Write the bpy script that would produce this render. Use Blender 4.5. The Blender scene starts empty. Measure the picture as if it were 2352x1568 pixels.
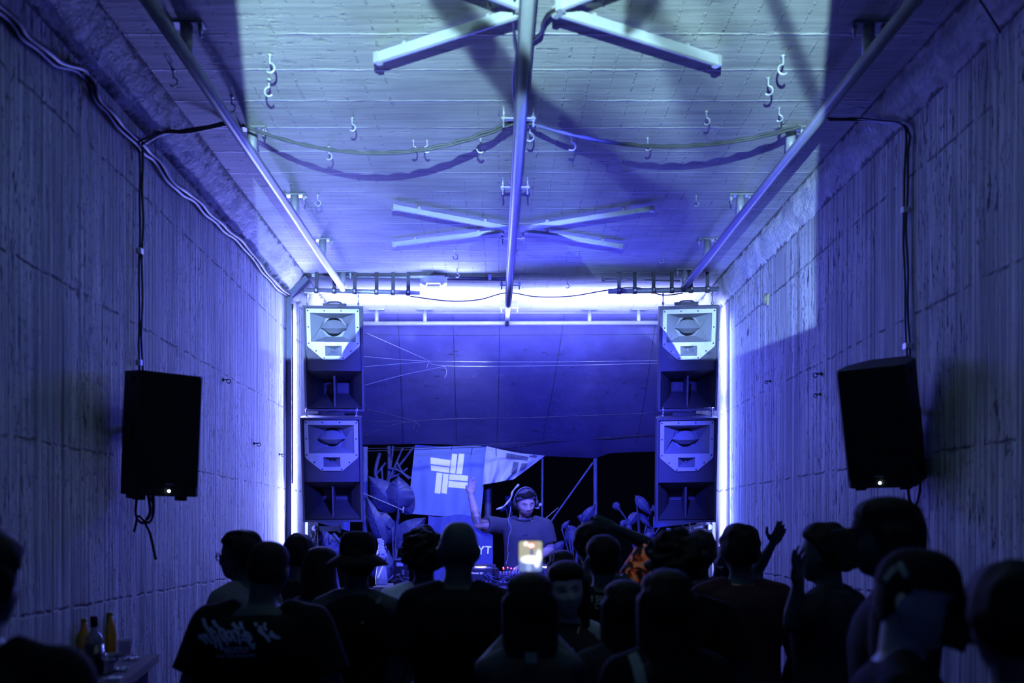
import bpy, bmesh, math, random
import numpy as np
from mathutils import Vector, Matrix, Euler, noise
from mathutils.bvhtree import BVHTree
random.seed(7)
PI = math.pi
scene = bpy.context.scene
COL = scene.collection
# ---------------------------------------------------------------- camera model: 35 mm, level, shifted lens
FPX, VX, VY, ZC = 2286.7, 1145.0, 1215.0, 1.70
def at(px, py, D):
    k = FPX / D
    return Vector(((px - VX) / k, D, ZC + (VY - py) / k))
def on_z(px, py, z):
    """point of the horizontal plane z (absolute) seen at a pixel"""
    k = (VY - py) / (z - ZC)
    return at(px, py, FPX / k)
def on_x(px, py, x):
    k = (px - VX) / x
    return at(px, py, FPX / k)
XL, XR, ZCEIL = -2.02, 2.21, 4.13
D_ARCH, D_END, D_NEAR = 9.50, 11.15, -3.0
# ---------------------------------------------------------------- materials
def new_mat(name):
    m = bpy.data.materials.new(name); m.use_nodes = True
    nt = m.node_tree
    return m, nt, nt.nodes, nt.links, nt.nodes['Principled BSDF']
def mat(name, col, rough=.6, metal=0., emit=None, estr=0., vary=.25, scale=30., bump=.0, bscale=200., spec=.5, alpha=1., trans=0., tint=False, sheen=0.):
    m, nt, N, L, b = new_mat(name)
    c = list(col) + [1]
    tc = N.new('ShaderNodeTexCoord')
    nz = N.new('ShaderNodeTexNoise'); nz.inputs['Scale'].default_value = scale; nz.inputs['Detail'].default_value = 4
    L.new(tc.outputs['Object'], nz.inputs['Vector'])
    mx = N.new('ShaderNodeMix'); mx.data_type = 'RGBA'
    mx.inputs['A'].default_value = [v * (1 - vary) for v in col] + [1]
    mx.inputs['B'].default_value = [min(1, v * (1 + vary)) for v in col] + [1]
    L.new(nz.outputs['Fac'], mx.inputs['Factor'])
    out = mx.outputs['Result']
    if tint:
        at_ = N.new('ShaderNodeAttribute'); at_.attribute_name = 'tint'
        m2 = N.new('ShaderNodeMix'); m2.data_type = 'RGBA'; m2.blend_type = 'MULTIPLY'; m2.inputs['Factor'].default_value = 1
        L.new(out, m2.inputs['A']); L.new(at_.outputs['Color'], m2.inputs['B']); out = m2.outputs['Result']
    L.new(out, b.inputs['Base Color'])
    b.inputs['Roughness'].default_value = rough; b.inputs['Metallic'].default_value = metal
    b.inputs['Specular IOR Level'].default_value = spec
    if trans: b.inputs['Transmission Weight'].default_value = trans
    if alpha < 1: b.inputs['Alpha'].default_value = alpha
    if sheen: b.inputs['Sheen Weight'].default_value = sheen
    if emit:
        b.inputs['Emission Color'].default_value = list(emit) + [1]; b.inputs['Emission Strength'].default_value = estr
    if bump:
        n2 = N.new('ShaderNodeTexNoise'); n2.inputs['Scale'].default_value = bscale; n2.inputs['Detail'].default_value = 2
        L.new(tc.outputs['Object'], n2.inputs['Vector'])
        bp = N.new('ShaderNodeBump'); bp.inputs['Strength'].default_value = bump; bp.inputs['Distance'].default_value = .004
        L.new(n2.outputs['Fac'], bp.inputs['Height']); L.new(bp.outputs['Normal'], b.inputs['Normal'])
    return m
def node_kit(nt):
    N, L = nt.nodes, nt.links
    def put(sock, v):
        if isinstance(v, (int, float)): sock.default_value = v
        else: L.new(v, sock)
    def mth(op, a, b=None, c=None, clamp=False):
        n = N.new('ShaderNodeMath'); n.operation = op; n.use_clamp = clamp
        put(n.inputs[0], a)
        if b is not None: put(n.inputs[1], b)
        if c is not None: put(n.inputs[2], c)
        return n.outputs[0]
    def sstep(v, lo, hi, o0=0., o1=1.):
        n = N.new('ShaderNodeMapRange'); n.interpolation_type = 'SMOOTHSTEP'
        put(n.inputs['Value'], v); n.inputs['From Min'].default_value = lo; n.inputs['From Max'].default_value = hi
        n.inputs['To Min'].default_value = o0; n.inputs['To Max'].default_value = o1
        return n.outputs['Result']
    def noi(vec, sc, detail=4, rough=.55, dist=0.):
        mp = N.new('ShaderNodeMapping'); mp.inputs['Scale'].default_value = sc
        L.new(vec, mp.inputs['Vector'])
        n = N.new('ShaderNodeTexNoise'); n.inputs['Scale'].default_value = 1; n.inputs['Detail'].default_value = detail
        n.inputs['Roughness'].default_value = rough; n.inputs['Distortion'].default_value = dist
        L.new(mp.outputs['Vector'], n.inputs['Vector'])
        return n.outputs['Fac']
    return put, mth, sstep, noi
def concrete(name, kind, base=.50, zlo=None):
    """board-formed concrete: kind 'wall' has upright grain and lift lines, 'ceiling' has grain across and board fins, 'plain' is rough render"""
    m, nt, N, L, b = new_mat(name)
    put, mth, sstep, noi = node_kit(nt)
    tc = N.new('ShaderNodeTexCoord'); P = tc.outputs['Object']
    sp = N.new('ShaderNodeSeparateXYZ'); L.new(P, sp.inputs[0]); X, Y, Z = sp.outputs
    if kind == 'wall':
        streak = noi(P, (1, 22, .55), 4, .65); fine = noi(P, (1, 75, 1.6), 2, .6); blotch = noi(P, (1, 1.5, 1.1), 4)
        pits = noi(P, (1, 34, 6.5), 3, .6); pits2 = noi(P, (1, 60, 22), 2, .5)
        wob = noi(P, (1, 5, 5), 3, .7)
        zz = mth('ADD', mth('SUBTRACT', Z, 1.33), mth('MULTIPLY', mth('SUBTRACT', wob, .5), .045))
        fr = mth('PINGPONG', zz, .3775)
        line = mth('MULTIPLY', sstep(fr, .002, .011, 1., 0.), sstep(noi(P, (1, 9, 9), 3, .6), .40, .56))
        jy = mth('PINGPONG', mth('ADD', Y, .35), .62); vline = sstep(jy, .003, .009, 1., 0.)
        bj = mth('PINGPONG', Y, .05); bline = sstep(bj, .002, .008, 1., 0.)
        pm = sstep(pits, .60, .66); pm2 = mth('MULTIPLY', sstep(pits2, .62, .68), .8)
        pitmask = sstep(blotch, .36, .60)
        dark = mth('MAXIMUM', mth('MULTIPLY', pm, pitmask), mth('MULTIPLY', pm2, pitmask))
        dark = mth('MAXIMUM', dark, mth('MULTIPLY', line, .75)); dark = mth('MAXIMUM', dark, mth('MULTIPLY', vline, .5))
        dark = mth('MAXIMUM', dark, mth('MULTIPLY', mth('MULTIPLY', bline, .42), sstep(noi(P, (1, 6, .8), 3, .6), .40, .60)))
        grime = mth('MULTIPLY', sstep(noi(P, (1, 9, .35), 3, .7), .52, .72), .42)
        tone = mth('MULTIPLY', sstep(streak, .28, .70, .48, 1.14), sstep(fine, .28, .72, .70, 1.12))
        tone = mth('MULTIPLY', tone, sstep(blotch, .3, .7, .8, 1.1))
        h = mth('ADD', mth('MULTIPLY', streak, .55), mth('MULTIPLY', fine, .35))
        h = mth('SUBTRACT', h, mth('MULTIPLY', dark, .8)); dist = .012
        dark = mth('MAXIMUM', dark, grime)
    elif kind == 'ceiling':
        grain = noi(P, (1.3, 30, 1), 4, .7); fine = noi(P, (3.5, 85, 1), 3, .6); blotch = noi(P, (.9, 1.3, 1), 3, .6)
        wob = noi(P, (7, 7, 1), 4, .7); wob2 = noi(P, (2.2, 2.2, 1), 3, .6)
        fy = mth('PINGPONG', mth('ADD', mth('ADD', Y, .05), mth('MULTIPLY', mth('SUBTRACT', wob, .5), .035)), .19)
        ridge = mth('MULTIPLY', sstep(fy, .003, .013, 1., 0.), sstep(wob2, .36, .56))
        fx = mth('PINGPONG', mth('ADD', X, mth('MULTIPLY', mth('SUBTRACT', wob, .5), .02)), .061)
        dots = mth('MULTIPLY', sstep(fx, .002, .006, 1., 0.), sstep(noi(P, (6, 22, 1), 3, .7), .47, .60))
        dots = mth('MULTIPLY', dots, sstep(noi(P, (1.5, .5, 1), 2), .36, .56))
        flakes = noi(P, (5, 16, 1), 4, .72); flk = mth('MULTIPLY', sstep(flakes, .56, .66), sstep(blotch, .5, .64))
        lum = mth('MAXIMUM', ridge, dots)
        dark = mth('MAXIMUM', mth('MULTIPLY', sstep(noi(P, (4, 40, 1), 4, .7), .64, .74), .55), mth('MULTIPLY', flk, .3))
        tone = mth('MULTIPLY', sstep(grain, .25, .75, .72, 1.08), sstep(blotch, .3, .7, .78, 1.12))
        tone = mth('ADD', tone, mth('MULTIPLY', lum, .45))
        h = mth('ADD', mth('MULTIPLY', grain, -.30), mth('MULTIPLY', fine, -.12))
        h = mth('SUBTRACT', h, mth('MULTIPLY', lum, 1.1)); h = mth('ADD', h, mth('MULTIPLY', flk, .6)); h = mth('MULTIPLY', h, -1.); dist = .012
    else:
        a = noi(P, (5, 5, 5), 4, .7); a2 = noi(P, (26, 9, 26), 5, .7, .6)
        dark = mth('MULTIPLY', sstep(a2, .60, .72), .6)
        tone = sstep(a, .25, .75, .7, 1.15); h = mth('ADD', a, mth('MULTIPLY', a2, .6)); dist = .03
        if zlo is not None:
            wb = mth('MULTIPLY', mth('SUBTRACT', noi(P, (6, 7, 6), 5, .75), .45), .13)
            dark = mth('MAXIMUM', dark, mth('MULTIPLY', sstep(mth('ADD', Z, wb), zlo + .006, zlo + .03, 1., 0.), .85)); dark = mth('MAXIMUM', dark, mth('MULTIPLY', sstep(mth('ADD', Z, wb), 4.105, 4.13), .8))  # crumble shadows along both cove edges painted in dark
    val = mth('MULTIPLY', mth('MULTIPLY', tone, base), mth('SUBTRACT', 1., mth('MULTIPLY', dark, .9)))
    cc = N.new('ShaderNodeCombineColor'); L.new(val, cc.inputs[0]); L.new(val, cc.inputs[1]); L.new(mth('MULTIPLY', val, .98), cc.inputs[2])
    L.new(cc.outputs[0], b.inputs['Base Color']); b.inputs['Roughness'].default_value = .85; b.inputs['Specular IOR Level'].default_value = .2
    bp = N.new('ShaderNodeBump'); bp.inputs['Strength'].default_value = 1.; bp.inputs['Distance'].default_value = dist
    L.new(h, bp.inputs['Height']); L.new(bp.outputs['Normal'], b.inputs['Normal'])
    return m
M = {}
M['wall'] = concrete('board_formed_concrete', 'wall', .46)
M['ceil'] = concrete('board_formed_ceiling', 'ceiling', .46)
M['rough'] = concrete('rough_render', 'plain', .48)
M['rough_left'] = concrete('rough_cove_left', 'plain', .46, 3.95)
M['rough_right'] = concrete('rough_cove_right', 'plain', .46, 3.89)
M['floor'] = concrete('floor_concrete', 'plain', .12)
M['ground'] = concrete('ground_soil', 'plain', .05)
M['steel'] = mat('painted_pipe', (.25, .26, .28), .45, .1, vary=.2, scale=14, bump=.15)
M['tube'] = mat('galvanised_tube', (.30, .32, .34), .4, .7, vary=.3, scale=25)
M['hook'] = mat('zinc_hook', (.48, .50, .48), .4, .35)
M['batten'] = mat('white_batten', (.42, .44, .45), .45, 0, vary=.08)
M['cable'] = mat('black_cable', (.02, .02, .025), .5)
M['greycable'] = mat('grey_cable', (.06, .065, .065), .55)
M['duct'] = mat('blue_grey_duct', (.10, .11, .16), .5, .3)
M['strap'] = mat('dark_strap', (.05, .05, .06), .6)
M['cab'] = mat('speaker_paint', (.085, .083, .11), .5, vary=.35, scale=180, bump=.6, bscale=260)
M['cabin'] = mat('speaker_inner', (.055, .055, .06), .6, vary=.3, scale=90, bump=.3)
M['horn'] = mat('pale_horn', (.62, .64, .64), .45, vary=.05, scale=60)
M['flare'] = mat('grey_horn_flare', (.25, .27, .29), .45, vary=.05)
M['black'] = mat('black_void', (.012, .012, .014), .7)
M['screw'] = mat('dark_screw', (.10, .10, .12), .4, .6)
M['padark'] = mat('black_plastic', (.010, .010, .012), .55, vary=.3, spec=.25)
M['grille'] = mat('black_grille', (.006, .006, .007), .7, vary=.3, scale=300, bump=.3, bscale=600, spec=.15)
M['led'] = mat('white_led', (.9, .95, 1), .3, emit=(.75, .9, 1), estr=9)
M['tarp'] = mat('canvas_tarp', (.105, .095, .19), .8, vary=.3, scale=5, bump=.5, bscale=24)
M['seam'] = mat('tarp_seam', (.05, .05, .06), .8)
M['rope'] = mat('pale_rope', (.32, .33, .34), .7)
M['darkrope'] = mat('dark_rope', (.04, .04, .05), .7)
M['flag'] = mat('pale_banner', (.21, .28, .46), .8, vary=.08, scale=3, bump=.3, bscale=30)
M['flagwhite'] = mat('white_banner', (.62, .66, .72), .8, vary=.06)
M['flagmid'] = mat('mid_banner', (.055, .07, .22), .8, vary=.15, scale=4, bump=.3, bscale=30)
M['print'] = mat('white_print_glow', (.95, .96, .90), .7, vary=.12, scale=45, emit=(.7, .85, 1.), estr=.30)  # weak emission added so the white print looks brighter lit
M['printdark'] = mat('speckled_print', (.16, .17, .20), .8, vary=.95, scale=60)
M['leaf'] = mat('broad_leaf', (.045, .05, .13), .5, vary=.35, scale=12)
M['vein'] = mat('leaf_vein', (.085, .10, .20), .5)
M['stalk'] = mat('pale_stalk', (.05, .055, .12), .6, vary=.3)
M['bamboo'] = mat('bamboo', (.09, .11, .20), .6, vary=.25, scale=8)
M['tabletop'] = mat('table_top', (.22, .22, .23), .5)
M['darkcloth'] = mat('dark_cloth', (.015, .015, .018), .85)
M['gear'] = mat('gear_plastic', (.022, .022, .026), .45)
M['headset'] = mat('headset_plastic', (.09, .09, .11), .4)
M['knob'] = mat('gear_knob', (.25, .25, .27), .4)
M['redled'] = mat('red_led', (.9, .1, .2), .3, emit=(1, .05, .16), estr=6)
M['warmled'] = mat('warm_led', (1, .9, .6), .3, emit=(1, .85, .5), estr=9)
M['bluecable'] = mat('pale_cable', (.16, .17, .24), .5)
M['statue'] = mat('plaster_white', (.5, .52, .55), .4, vary=.15, scale=25, bump=.3, bscale=80, tint=True)
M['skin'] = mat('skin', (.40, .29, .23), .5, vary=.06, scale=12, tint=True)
M['skindimmed'] = mat('skin_dimmed', (.030, .040, .052), .6, vary=.1, scale=12, tint=True, spec=.2)  # crowd skin with the dimness and blue cast put into its colour
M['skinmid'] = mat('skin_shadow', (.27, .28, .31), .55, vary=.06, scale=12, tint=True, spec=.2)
M['hair'] = mat('dark_hair', (.006, .005, .005), .75, vary=.5, scale=140, spec=.15)
M['hairb'] = mat('brown_hair', (.02, .015, .012), .7, vary=.5, scale=140, spec=.2)
M['djtee'] = mat('dj_tee', (.042, .042, .048), .85, vary=.15, scale=10, bump=.4, bscale=40)
M['blacktee'] = mat('black_tee', (.006, .006, .007), .9, vary=.3, scale=12, spec=.1)
M['darktee'] = mat('charcoal_tee', (.022, .023, .028), .9, vary=.3, scale=12, spec=.1)
M['maroon'] = mat('maroon_tee', (.045, .020, .026), .9, vary=.2, scale=12, spec=.1)
M['paletee'] = mat('pale_blue_shirt', (.55, .58, .80), .85, vary=.1, spec=.1)
M['midtee'] = mat('dusk_blue_shirt', (.10, .10, .13), .85, vary=.15, spec=.1)
M['greentee'] = mat('dark_green_shirt', (.03, .04, .035), .9, spec=.1)
M['jean'] = mat('dark_trousers', (.010, .010, .013), .9, spec=.1)
M['hat'] = mat('dark_hat', (.008, .008, .010), .9, spec=.1)
M['djhat'] = mat('dj_hat', (.06, .06, .07), .85, vary=.4, scale=20)
M['teeprint'] = mat('tee_print', (.26, .30, .50), .8, vary=.15, scale=60)
M['teeprint2'] = mat('tee_print_dim', (.16, .20, .21), .8, vary=.2, scale=60)
M['gold'] = mat('gold_chain', (.6, .5, .2), .35, .8)
M['glass'] = mat('bottle_glass', (.10, .11, .12), .08, vary=.1, alpha=.55)
M['amber'] = mat('amber_glass', (.42, .20, .02), .12, vary=.15)
M['greencap'] = mat('yellow_green_cap', (.30, .30, .05), .4)
M['darkliq'] = mat('dark_liquor', (.008, .006, .006), .25)
M['cup'] = mat('clear_plastic', (.35, .36, .42), .25, alpha=.42)
M['napkin'] = mat('pale_paper', (.34, .38, .42), .8)
M['yellow'] = mat('yellow_plate', (.17, .17, .10), .6)
def flame_mat():
    m, nt, N, L, b = new_mat('flame_print'); put, mth, sstep, noi = node_kit(nt)
    tc = N.new('ShaderNodeTexCoord'); n = noi(tc.outputs['Object'], (16, 16, 9), 3, .6, 1.2)
    r = N.new('ShaderNodeValToRGB'); L.new(n, r.inputs[0]); e = r.color_ramp.elements
    e[0].position = .47; e[0].color = (.01, .01, .012, 1); e[1].position = .70; e[1].color = (.55, .45, .38, 1)
    x = r.color_ramp.elements.new(.52); x.color = (.95, .10, .02, 1)
    x = r.color_ramp.elements.new(.575); x.color = (.95, .36, .10, 1)
    L.new(r.outputs[0], b.inputs['Base Color']); b.inputs['Roughness'].default_value = .85
    L.new(r.outputs[0], b.inputs['Emission Color']); b.inputs['Emission Strength'].default_value = .05  # faint emission added to the cloth so its orange shows up
    return m
M['flame'] = flame_mat()
# ---------------------------------------------------------------- mesh builder
def frame_of(d):
    d = Vector(d).normalized()
    u = d.cross(Vector((0, 0, 1)) if abs(d.z) < .95 else Vector((1, 0, 0))).normalized()
    return u, d.cross(u).normalized(), d
class MB:
    def __init__(s): s.v, s.f, s.m, s.s = [], [], [], []
    def add(s, vs, fs, smooth=False, mi=0):
        o = len(s.v); s.v += [Vector(v) for v in vs]
        for f in fs: s.f.append([i + o for i in f]); s.m.append(mi); s.s.append(smooth)
        return s
    def box(s, c, size, rot=None, mi=0, top=1.):
        c = Vector(c); hx, hy, hz = [q / 2 for q in size]; R = rot or Matrix.Identity(3)
        vs = [c + R @ Vector((x * hx * (top if z > 0 else 1), y * hy * (top if z > 0 else 1), z * hz)) for z in (-1, 1) for x, y in ((-1, -1), (1, -1), (1, 1), (-1, 1))]
        return s.add(vs, [(3, 2, 1, 0), (4, 5, 6, 7), (0, 1, 5, 4), (1, 2, 6, 5), (2, 3, 7, 6), (3, 0, 4, 7)], mi=mi)
    def tube(s, pts, r, seg=8, mi=0, closed=False, smooth=True):
        pts = [Vector(p) for p in pts]; n = len(pts)
        rs = r if isinstance(r, (list, tuple)) else [r] * n
        vs, fs = [], []; u = None
        for i, p in enumerate(pts):
            if closed: d = pts[(i + 1) % n] - pts[i - 1]
            else: d = pts[min(i + 1, n - 1)] - pts[max(i - 1, 0)]
            if d.length < 1e-9: d = Vector((0, 0, 1))
            d.normalize()
            if u is None: u, w, _ = frame_of(d)
            else:
                u = (u - d * u.dot(d)); u = u.normalized() if u.length > 1e-6 else frame_of(d)[0]
                w = d.cross(u)
            for k in range(seg):
                a = 2 * PI * k / seg
                vs.append(p + (u * math.cos(a) + w * math.sin(a)) * rs[i])
        m = n if closed else n - 1
        for i in range(m):
            for k in range(seg):
                a, b2 = i * seg, ((i + 1) % n) * seg
                fs.append((a + k, a + (k + 1) % seg, b2 + (k + 1) % seg, b2 + k))
        if not closed: fs.append(tuple(range(seg - 1, -1, -1))); fs.append(tuple((n - 1) * seg + k for k in range(seg)))
        return s.add(vs, fs, smooth, mi)
    def lathe(s, prof, o=(0, 0, 0), ax=(0, 0, 1), seg=20, mi=0, smooth=True):
        u, w, d = frame_of(ax); o = Vector(o); vs, fs = [], []
        for r, z in prof:
            for k in range(seg):
                a = 2 * PI * k / seg; vs.append(o + d * z + (u * math.cos(a) + w * math.sin(a)) * max(r, 1e-4))
        for i in range(len(prof) - 1):
            for k in range(seg):
                fs.append((i * seg + k, i * seg + (k + 1) % seg, (i + 1) * seg + (k + 1) % seg, (i + 1) * seg + k))
        fs.append(tuple(range(seg - 1, -1, -1))); fs.append(tuple((len(prof) - 1) * seg + k for k in range(seg)))
        return s.add(vs, fs, smooth, mi)
    def ell(s, c, r, rot=None, seg=16, rings=10, mi=0):
        c = Vector(c); R = rot or Matrix.Identity(3); vs, fs = [], []
        vs.append(c + R @ Vector((0, 0, -r[2])))
        for i in range(1, rings):
            t = -PI / 2 + PI * i / rings
            for k in range(seg):
                a = 2 * PI * k / seg
                vs.append(c + R @ Vector((r[0] * math.cos(t) * math.cos(a), r[1] * math.cos(t) * math.sin(a), r[2] * math.sin(t))))
        vs.append(c + R @ Vector((0, 0, r[2]))); T = len(vs) - 1
        for k in range(seg):
            fs.append((0, 1 + (k + 1) % seg, 1 + k)); b = 1 + (rings - 2) * seg; fs.append((b + k, b + (k + 1) % seg, T))
        for i in range(rings - 2):
            for k in range(seg):
                a, b = 1 + i * seg, 1 + (i + 1) * seg
                fs.append((a + k, a + (k + 1) % seg, b + (k + 1) % seg, b + k))
        return s.add(vs, fs, True, mi)
    def caps(s, p0, p1, r0, r1, seg=12, flat=False, mi=0):
        p0, p1 = Vector(p0), Vector(p1); d = p1 - p0; L = max(d.length, 1e-6)
        pr = []
        if flat: pr = [(r0, 0), (r0 * .5 + r1 * .5, L * .5), (r1, L)]
        else:
            for i in range(0, 5): t = -PI / 2 + PI / 2 * i / 4; pr.append((r0 * math.cos(t), r0 * math.sin(t)))
            for i in range(0, 5): t = PI / 2 * i / 4; pr.append((r1 * math.cos(t), L + r1 * math.sin(t)))
        return s.lathe(pr, p0, d, seg, mi)
    def loft(s, secs, seg=20, mi=0, power=2.4):
        """closed stack of super-ellipses: (z, rx, ry, cx, cy)"""
        vs, fs = [], []
        for z, rx, ry, cx, cy in secs:
            for k in range(seg):
                a = 2 * PI * k / seg; ca, sa = math.cos(a), math.sin(a)
                vs.append((cx + rx * math.copysign(abs(ca) ** (2 / power), ca), cy + ry * math.copysign(abs(sa) ** (2 / power), sa), z))
        n = len(secs)
        for i in range(n - 1):
            for k in range(seg): fs.append((i * seg + k, i * seg + (k + 1) % seg, (i + 1) * seg + (k + 1) % seg, (i + 1) * seg + k))
        fs.append(tuple(range(seg - 1, -1, -1))); fs.append(tuple((n - 1) * seg + k for k in range(seg)))
        return s.add(vs, fs, True, mi)
    def grid(s, fn, nu, nv, mi=0, smooth=True):
        vs = [fn(i / nu, j / nv) for j in range(nv + 1) for i in range(nu + 1)]
        fs = [(j * (nu + 1) + i, j * (nu + 1) + i + 1, (j + 1) * (nu + 1) + i + 1, (j + 1) * (nu + 1) + i) for j in range(nv) for i in range(nu)]
        return s.add(vs, fs, smooth, mi)
    def plate(s, outer, holes, y0, y1, mi=0):
        """flat plate in x,z with holes, from y0 (front) to y1"""
        bm = bmesh.new(); es = []
        for loop in [outer] + holes:
            vv = [bm.verts.new((x, y0, z)) for x, z in loop]
            es += [bm.edges.new((vv[i], vv[(i + 1) % len(vv)])) for i in range(len(vv))]
        bmesh.ops.triangle_fill(bm, use_beauty=True, use_dissolve=False, edges=es)
        if abs(y1 - y0) > 1e-6:
            r = bmesh.ops.extrude_face_region(bm, geom=bm.faces[:])
            bmesh.ops.translate(bm, vec=(0, y1 - y0, 0), verts=[e for e in r['geom'] if isinstance(e, bmesh.types.BMVert)])
        bm.normal_update(); bm.verts.index_update()
        s.add([v.co.copy() for v in bm.verts], [[v.index for v in f.verts] for f in bm.faces], mi=mi); bm.free(); return s
    def xf(s, Mx, start=0):
        for i in range(start, len(s.v)): s.v[i] = Mx @ s.v[i]
        return s
    def mesh(s, name):
        me = bpy.data.meshes.new(name); me.from_pydata([tuple(v) for v in s.v], [], s.f)
        me.polygons.foreach_set('material_index', s.m); me.polygons.foreach_set('use_smooth', s.s)
        me.update(); return me
    def build(s, name, mats, parent=None, world=True):
        me = s.mesh(name)
        for q in (mats if isinstance(mats, (list, tuple)) else [mats]): me.materials.append(q)
        bm = bmesh.new(); bm.from_mesh(me); bmesh.ops.recalc_face_normals(bm, faces=bm.faces[:]); bm.to_mesh(me); bm.free()
        o = bpy.data.objects.new(name, me); COL.objects.link(o)
        if parent is not None:
            o.parent = parent
            if world: me.transform(world_of(parent).inverted())
        return o
def world_of(o):
    m = Matrix.LocRotScale(o.location, o.rotation_euler, o.scale)
    return world_of(o.parent) @ m if o.parent else m
def tag(o, label=None, cat=None, group=None, kind=None):
    if label: o['label'] = label
    if cat: o['category'] = cat
    if group: o['group'] = group
    if kind: o['kind'] = kind
    return o
def single(o, label, cat, group=None, kind=None):
    """a thing that is one mesh: put its origin at its base"""
    vs = o.data.vertices; n = len(vs); a = np.empty(n * 3); vs.foreach_get('co', a); a = a.reshape(-1, 3)
    c = Vector(((a[:, 0].min() + a[:, 0].max()) / 2, (a[:, 1].min() + a[:, 1].max()) / 2, a[:, 2].min()))
    o.data.transform(Matrix.Translation(-c)); o.location = c
    return tag(o, label, cat, group, kind)
def thing(name, label, cat, loc=(0, 0, 0), rot=(0, 0, 0), group=None):
    o = bpy.data.objects.new(name, None); COL.objects.link(o)
    o.empty_display_size = .1; o.location = loc; o.rotation_euler = rot
    return tag(o, label, cat, group)
def struct(name, mb, m):
    return tag(mb.build(name, m), kind='structure')
def copy_tree(o, parent=None):
    kids = list(o.children); c = o.copy(); COL.objects.link(c)
    if parent: c.parent = parent
    for k in kids: copy_tree(k, c)
    return c
def smooth_path(pts, n=8):
    """Catmull-Rom through points"""
    P = [Vector(p) for p in pts]; out = []
    for i in range(len(P) - 1):
        a, b, c, d = P[max(i - 1, 0)], P[i], P[i + 1], P[min(i + 2, len(P) - 1)]
        for k in range(n):
            t = k / n
            out.append(.5 * ((2 * b) + (c - a) * t + (2 * a - 5 * b + 4 * c - d) * t * t + (3 * b - a - 3 * c + d) * t ** 3))
    return out + [P[-1]]
def remesh(mb, voxel, it=3, fac=.5):
    me = mb.mesh('tmp'); o = bpy.data.objects.new('tmp', me); COL.objects.link(o)
    r = o.modifiers.new('r', 'REMESH'); r.mode = 'VOXEL'; r.voxel_size = voxel; r.use_smooth_shade = True
    if it: q = o.modifiers.new('s', 'SMOOTH'); q.iterations = it; q.factor = fac
    dg = bpy.context.evaluated_depsgraph_get()
    out = bpy.data.meshes.new_from_object(o.evaluated_get(dg))
    bpy.data.objects.remove(o); bpy.data.meshes.remove(me)
    out.polygons.foreach_set('use_smooth', [True] * len(out.polygons))
    return out
def coords(me):
    a = np.empty(len(me.vertices) * 3); me.vertices.foreach_get('co', a); return a.reshape(-1, 3)
def mesh_obj(name, me, m, parent):
    me.name = name; me.materials.clear(); me.materials.append(m)
    o = bpy.data.objects.new(name, me); COL.objects.link(o); o.parent = parent; return o
def bvh_of(o):
    Mx = world_of(o); me = o.data
    return BVHTree.FromPolygons([Mx @ v.co for v in me.vertices], [list(p.vertices) for p in me.polygons])
CAM = Vector((0, 0, ZC))
def ray(bvh, px, py, off=.004):
    d = (at(px, py, 1.) - CAM).normalized(); h = bvh.ray_cast(CAM, d)
    return None if h[0] is None else h[0] - d * off
def decal(name, polys, bvh, m, parent, off=.004):
    """a print laid on a surface: polys are vertex lists [(px, py)] with faces"""
    mb = MB()
    for vs, fs in polys:
        pts = [ray(bvh, x, y, off) for x, y in vs]
        good = [f for f in fs if all(pts[i] is not None for i in f)]
        mb.add([p if p is not None else Vector((0, 0, -9)) for p in pts], good)
    used = sorted({i for f in mb.f for i in f}); mp = {i: k for k, i in enumerate(used)}
    mb.v = [mb.v[i] for i in used]; mb.f = [[mp[i] for i in f] for f in mb.f]
    if not mb.f: return None
    return mb.build(name, m, parent)
def quad_grid(c, nu=6, nv=3):
    a, b, cc, d = [Vector((x, y, 0)) for x, y in c]; vs, fs = [], []
    for j in range(nv + 1):
        for i in range(nu + 1):
            u, v = i / nu, j / nv; p = (a * (1 - u) + b * u) * (1 - v) + (d * (1 - u) + cc * u) * v; vs.append((p.x, p.y))
    for j in range(nv):
        for i in range(nu): q = j * (nu + 1) + i; fs.append((q, q + 1, q + nu + 2, q + nu + 1))
    return vs, fs
def stroke(pts, w):
    P = smooth_path([(x, y, 0) for x, y in pts], 5); ws = w if isinstance(w, (list, tuple)) else [w, w]
    vs, fs = [], []; n = len(P)
    for i, p in enumerate(P):
        d = (P[min(i + 1, n - 1)] - P[max(i - 1, 0)]).normalized(); q = Vector((-d.y, d.x, 0))
        h = (ws[0] * (1 - i / (n - 1)) + ws[1] * i / (n - 1)) / 2
        vs += [tuple((p + q * h)[:2]), tuple((p - q * h)[:2])]
    for i in range(n - 1): fs.append((2 * i, 2 * i + 1, 2 * i + 3, 2 * i + 2))
    return vs, fs
def text_polys(txt, x0, y0, h, width=None, rot=0., shear=0.):
    """lettering as flat polygons in photo pixels; (x0, y0) is the baseline start"""
    cu = bpy.data.curves.new('t', 'FONT'); cu.body = txt; cu.size = 1.; cu.shear = shear; cu.offset = .018; cu.resolution_u = 3
    o = bpy.data.objects.new('t', cu); COL.objects.link(o)
    me = bpy.data.meshes.new_from_object(o.evaluated_get(bpy.context.evaluated_depsgraph_get()))
    bpy.data.objects.remove(o); bpy.data.curves.remove(cu)
    vs = [(v.co.x, v.co.y) for v in me.vertices]; fs = [list(p.vertices) for p in me.polygons]; bpy.data.meshes.remove(me)
    w = max(x for x, y in vs); hh = max(y for x, y in vs); sx = (width / w) if width else h / hh; sy = h / hh
    c, s = math.cos(rot), math.sin(rot); out = []
    for x, y in vs: X, Yy = x * sx, -y * sy; out.append((x0 + X * c - Yy * s, y0 + X * s + Yy * c))
    return out, fs
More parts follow.
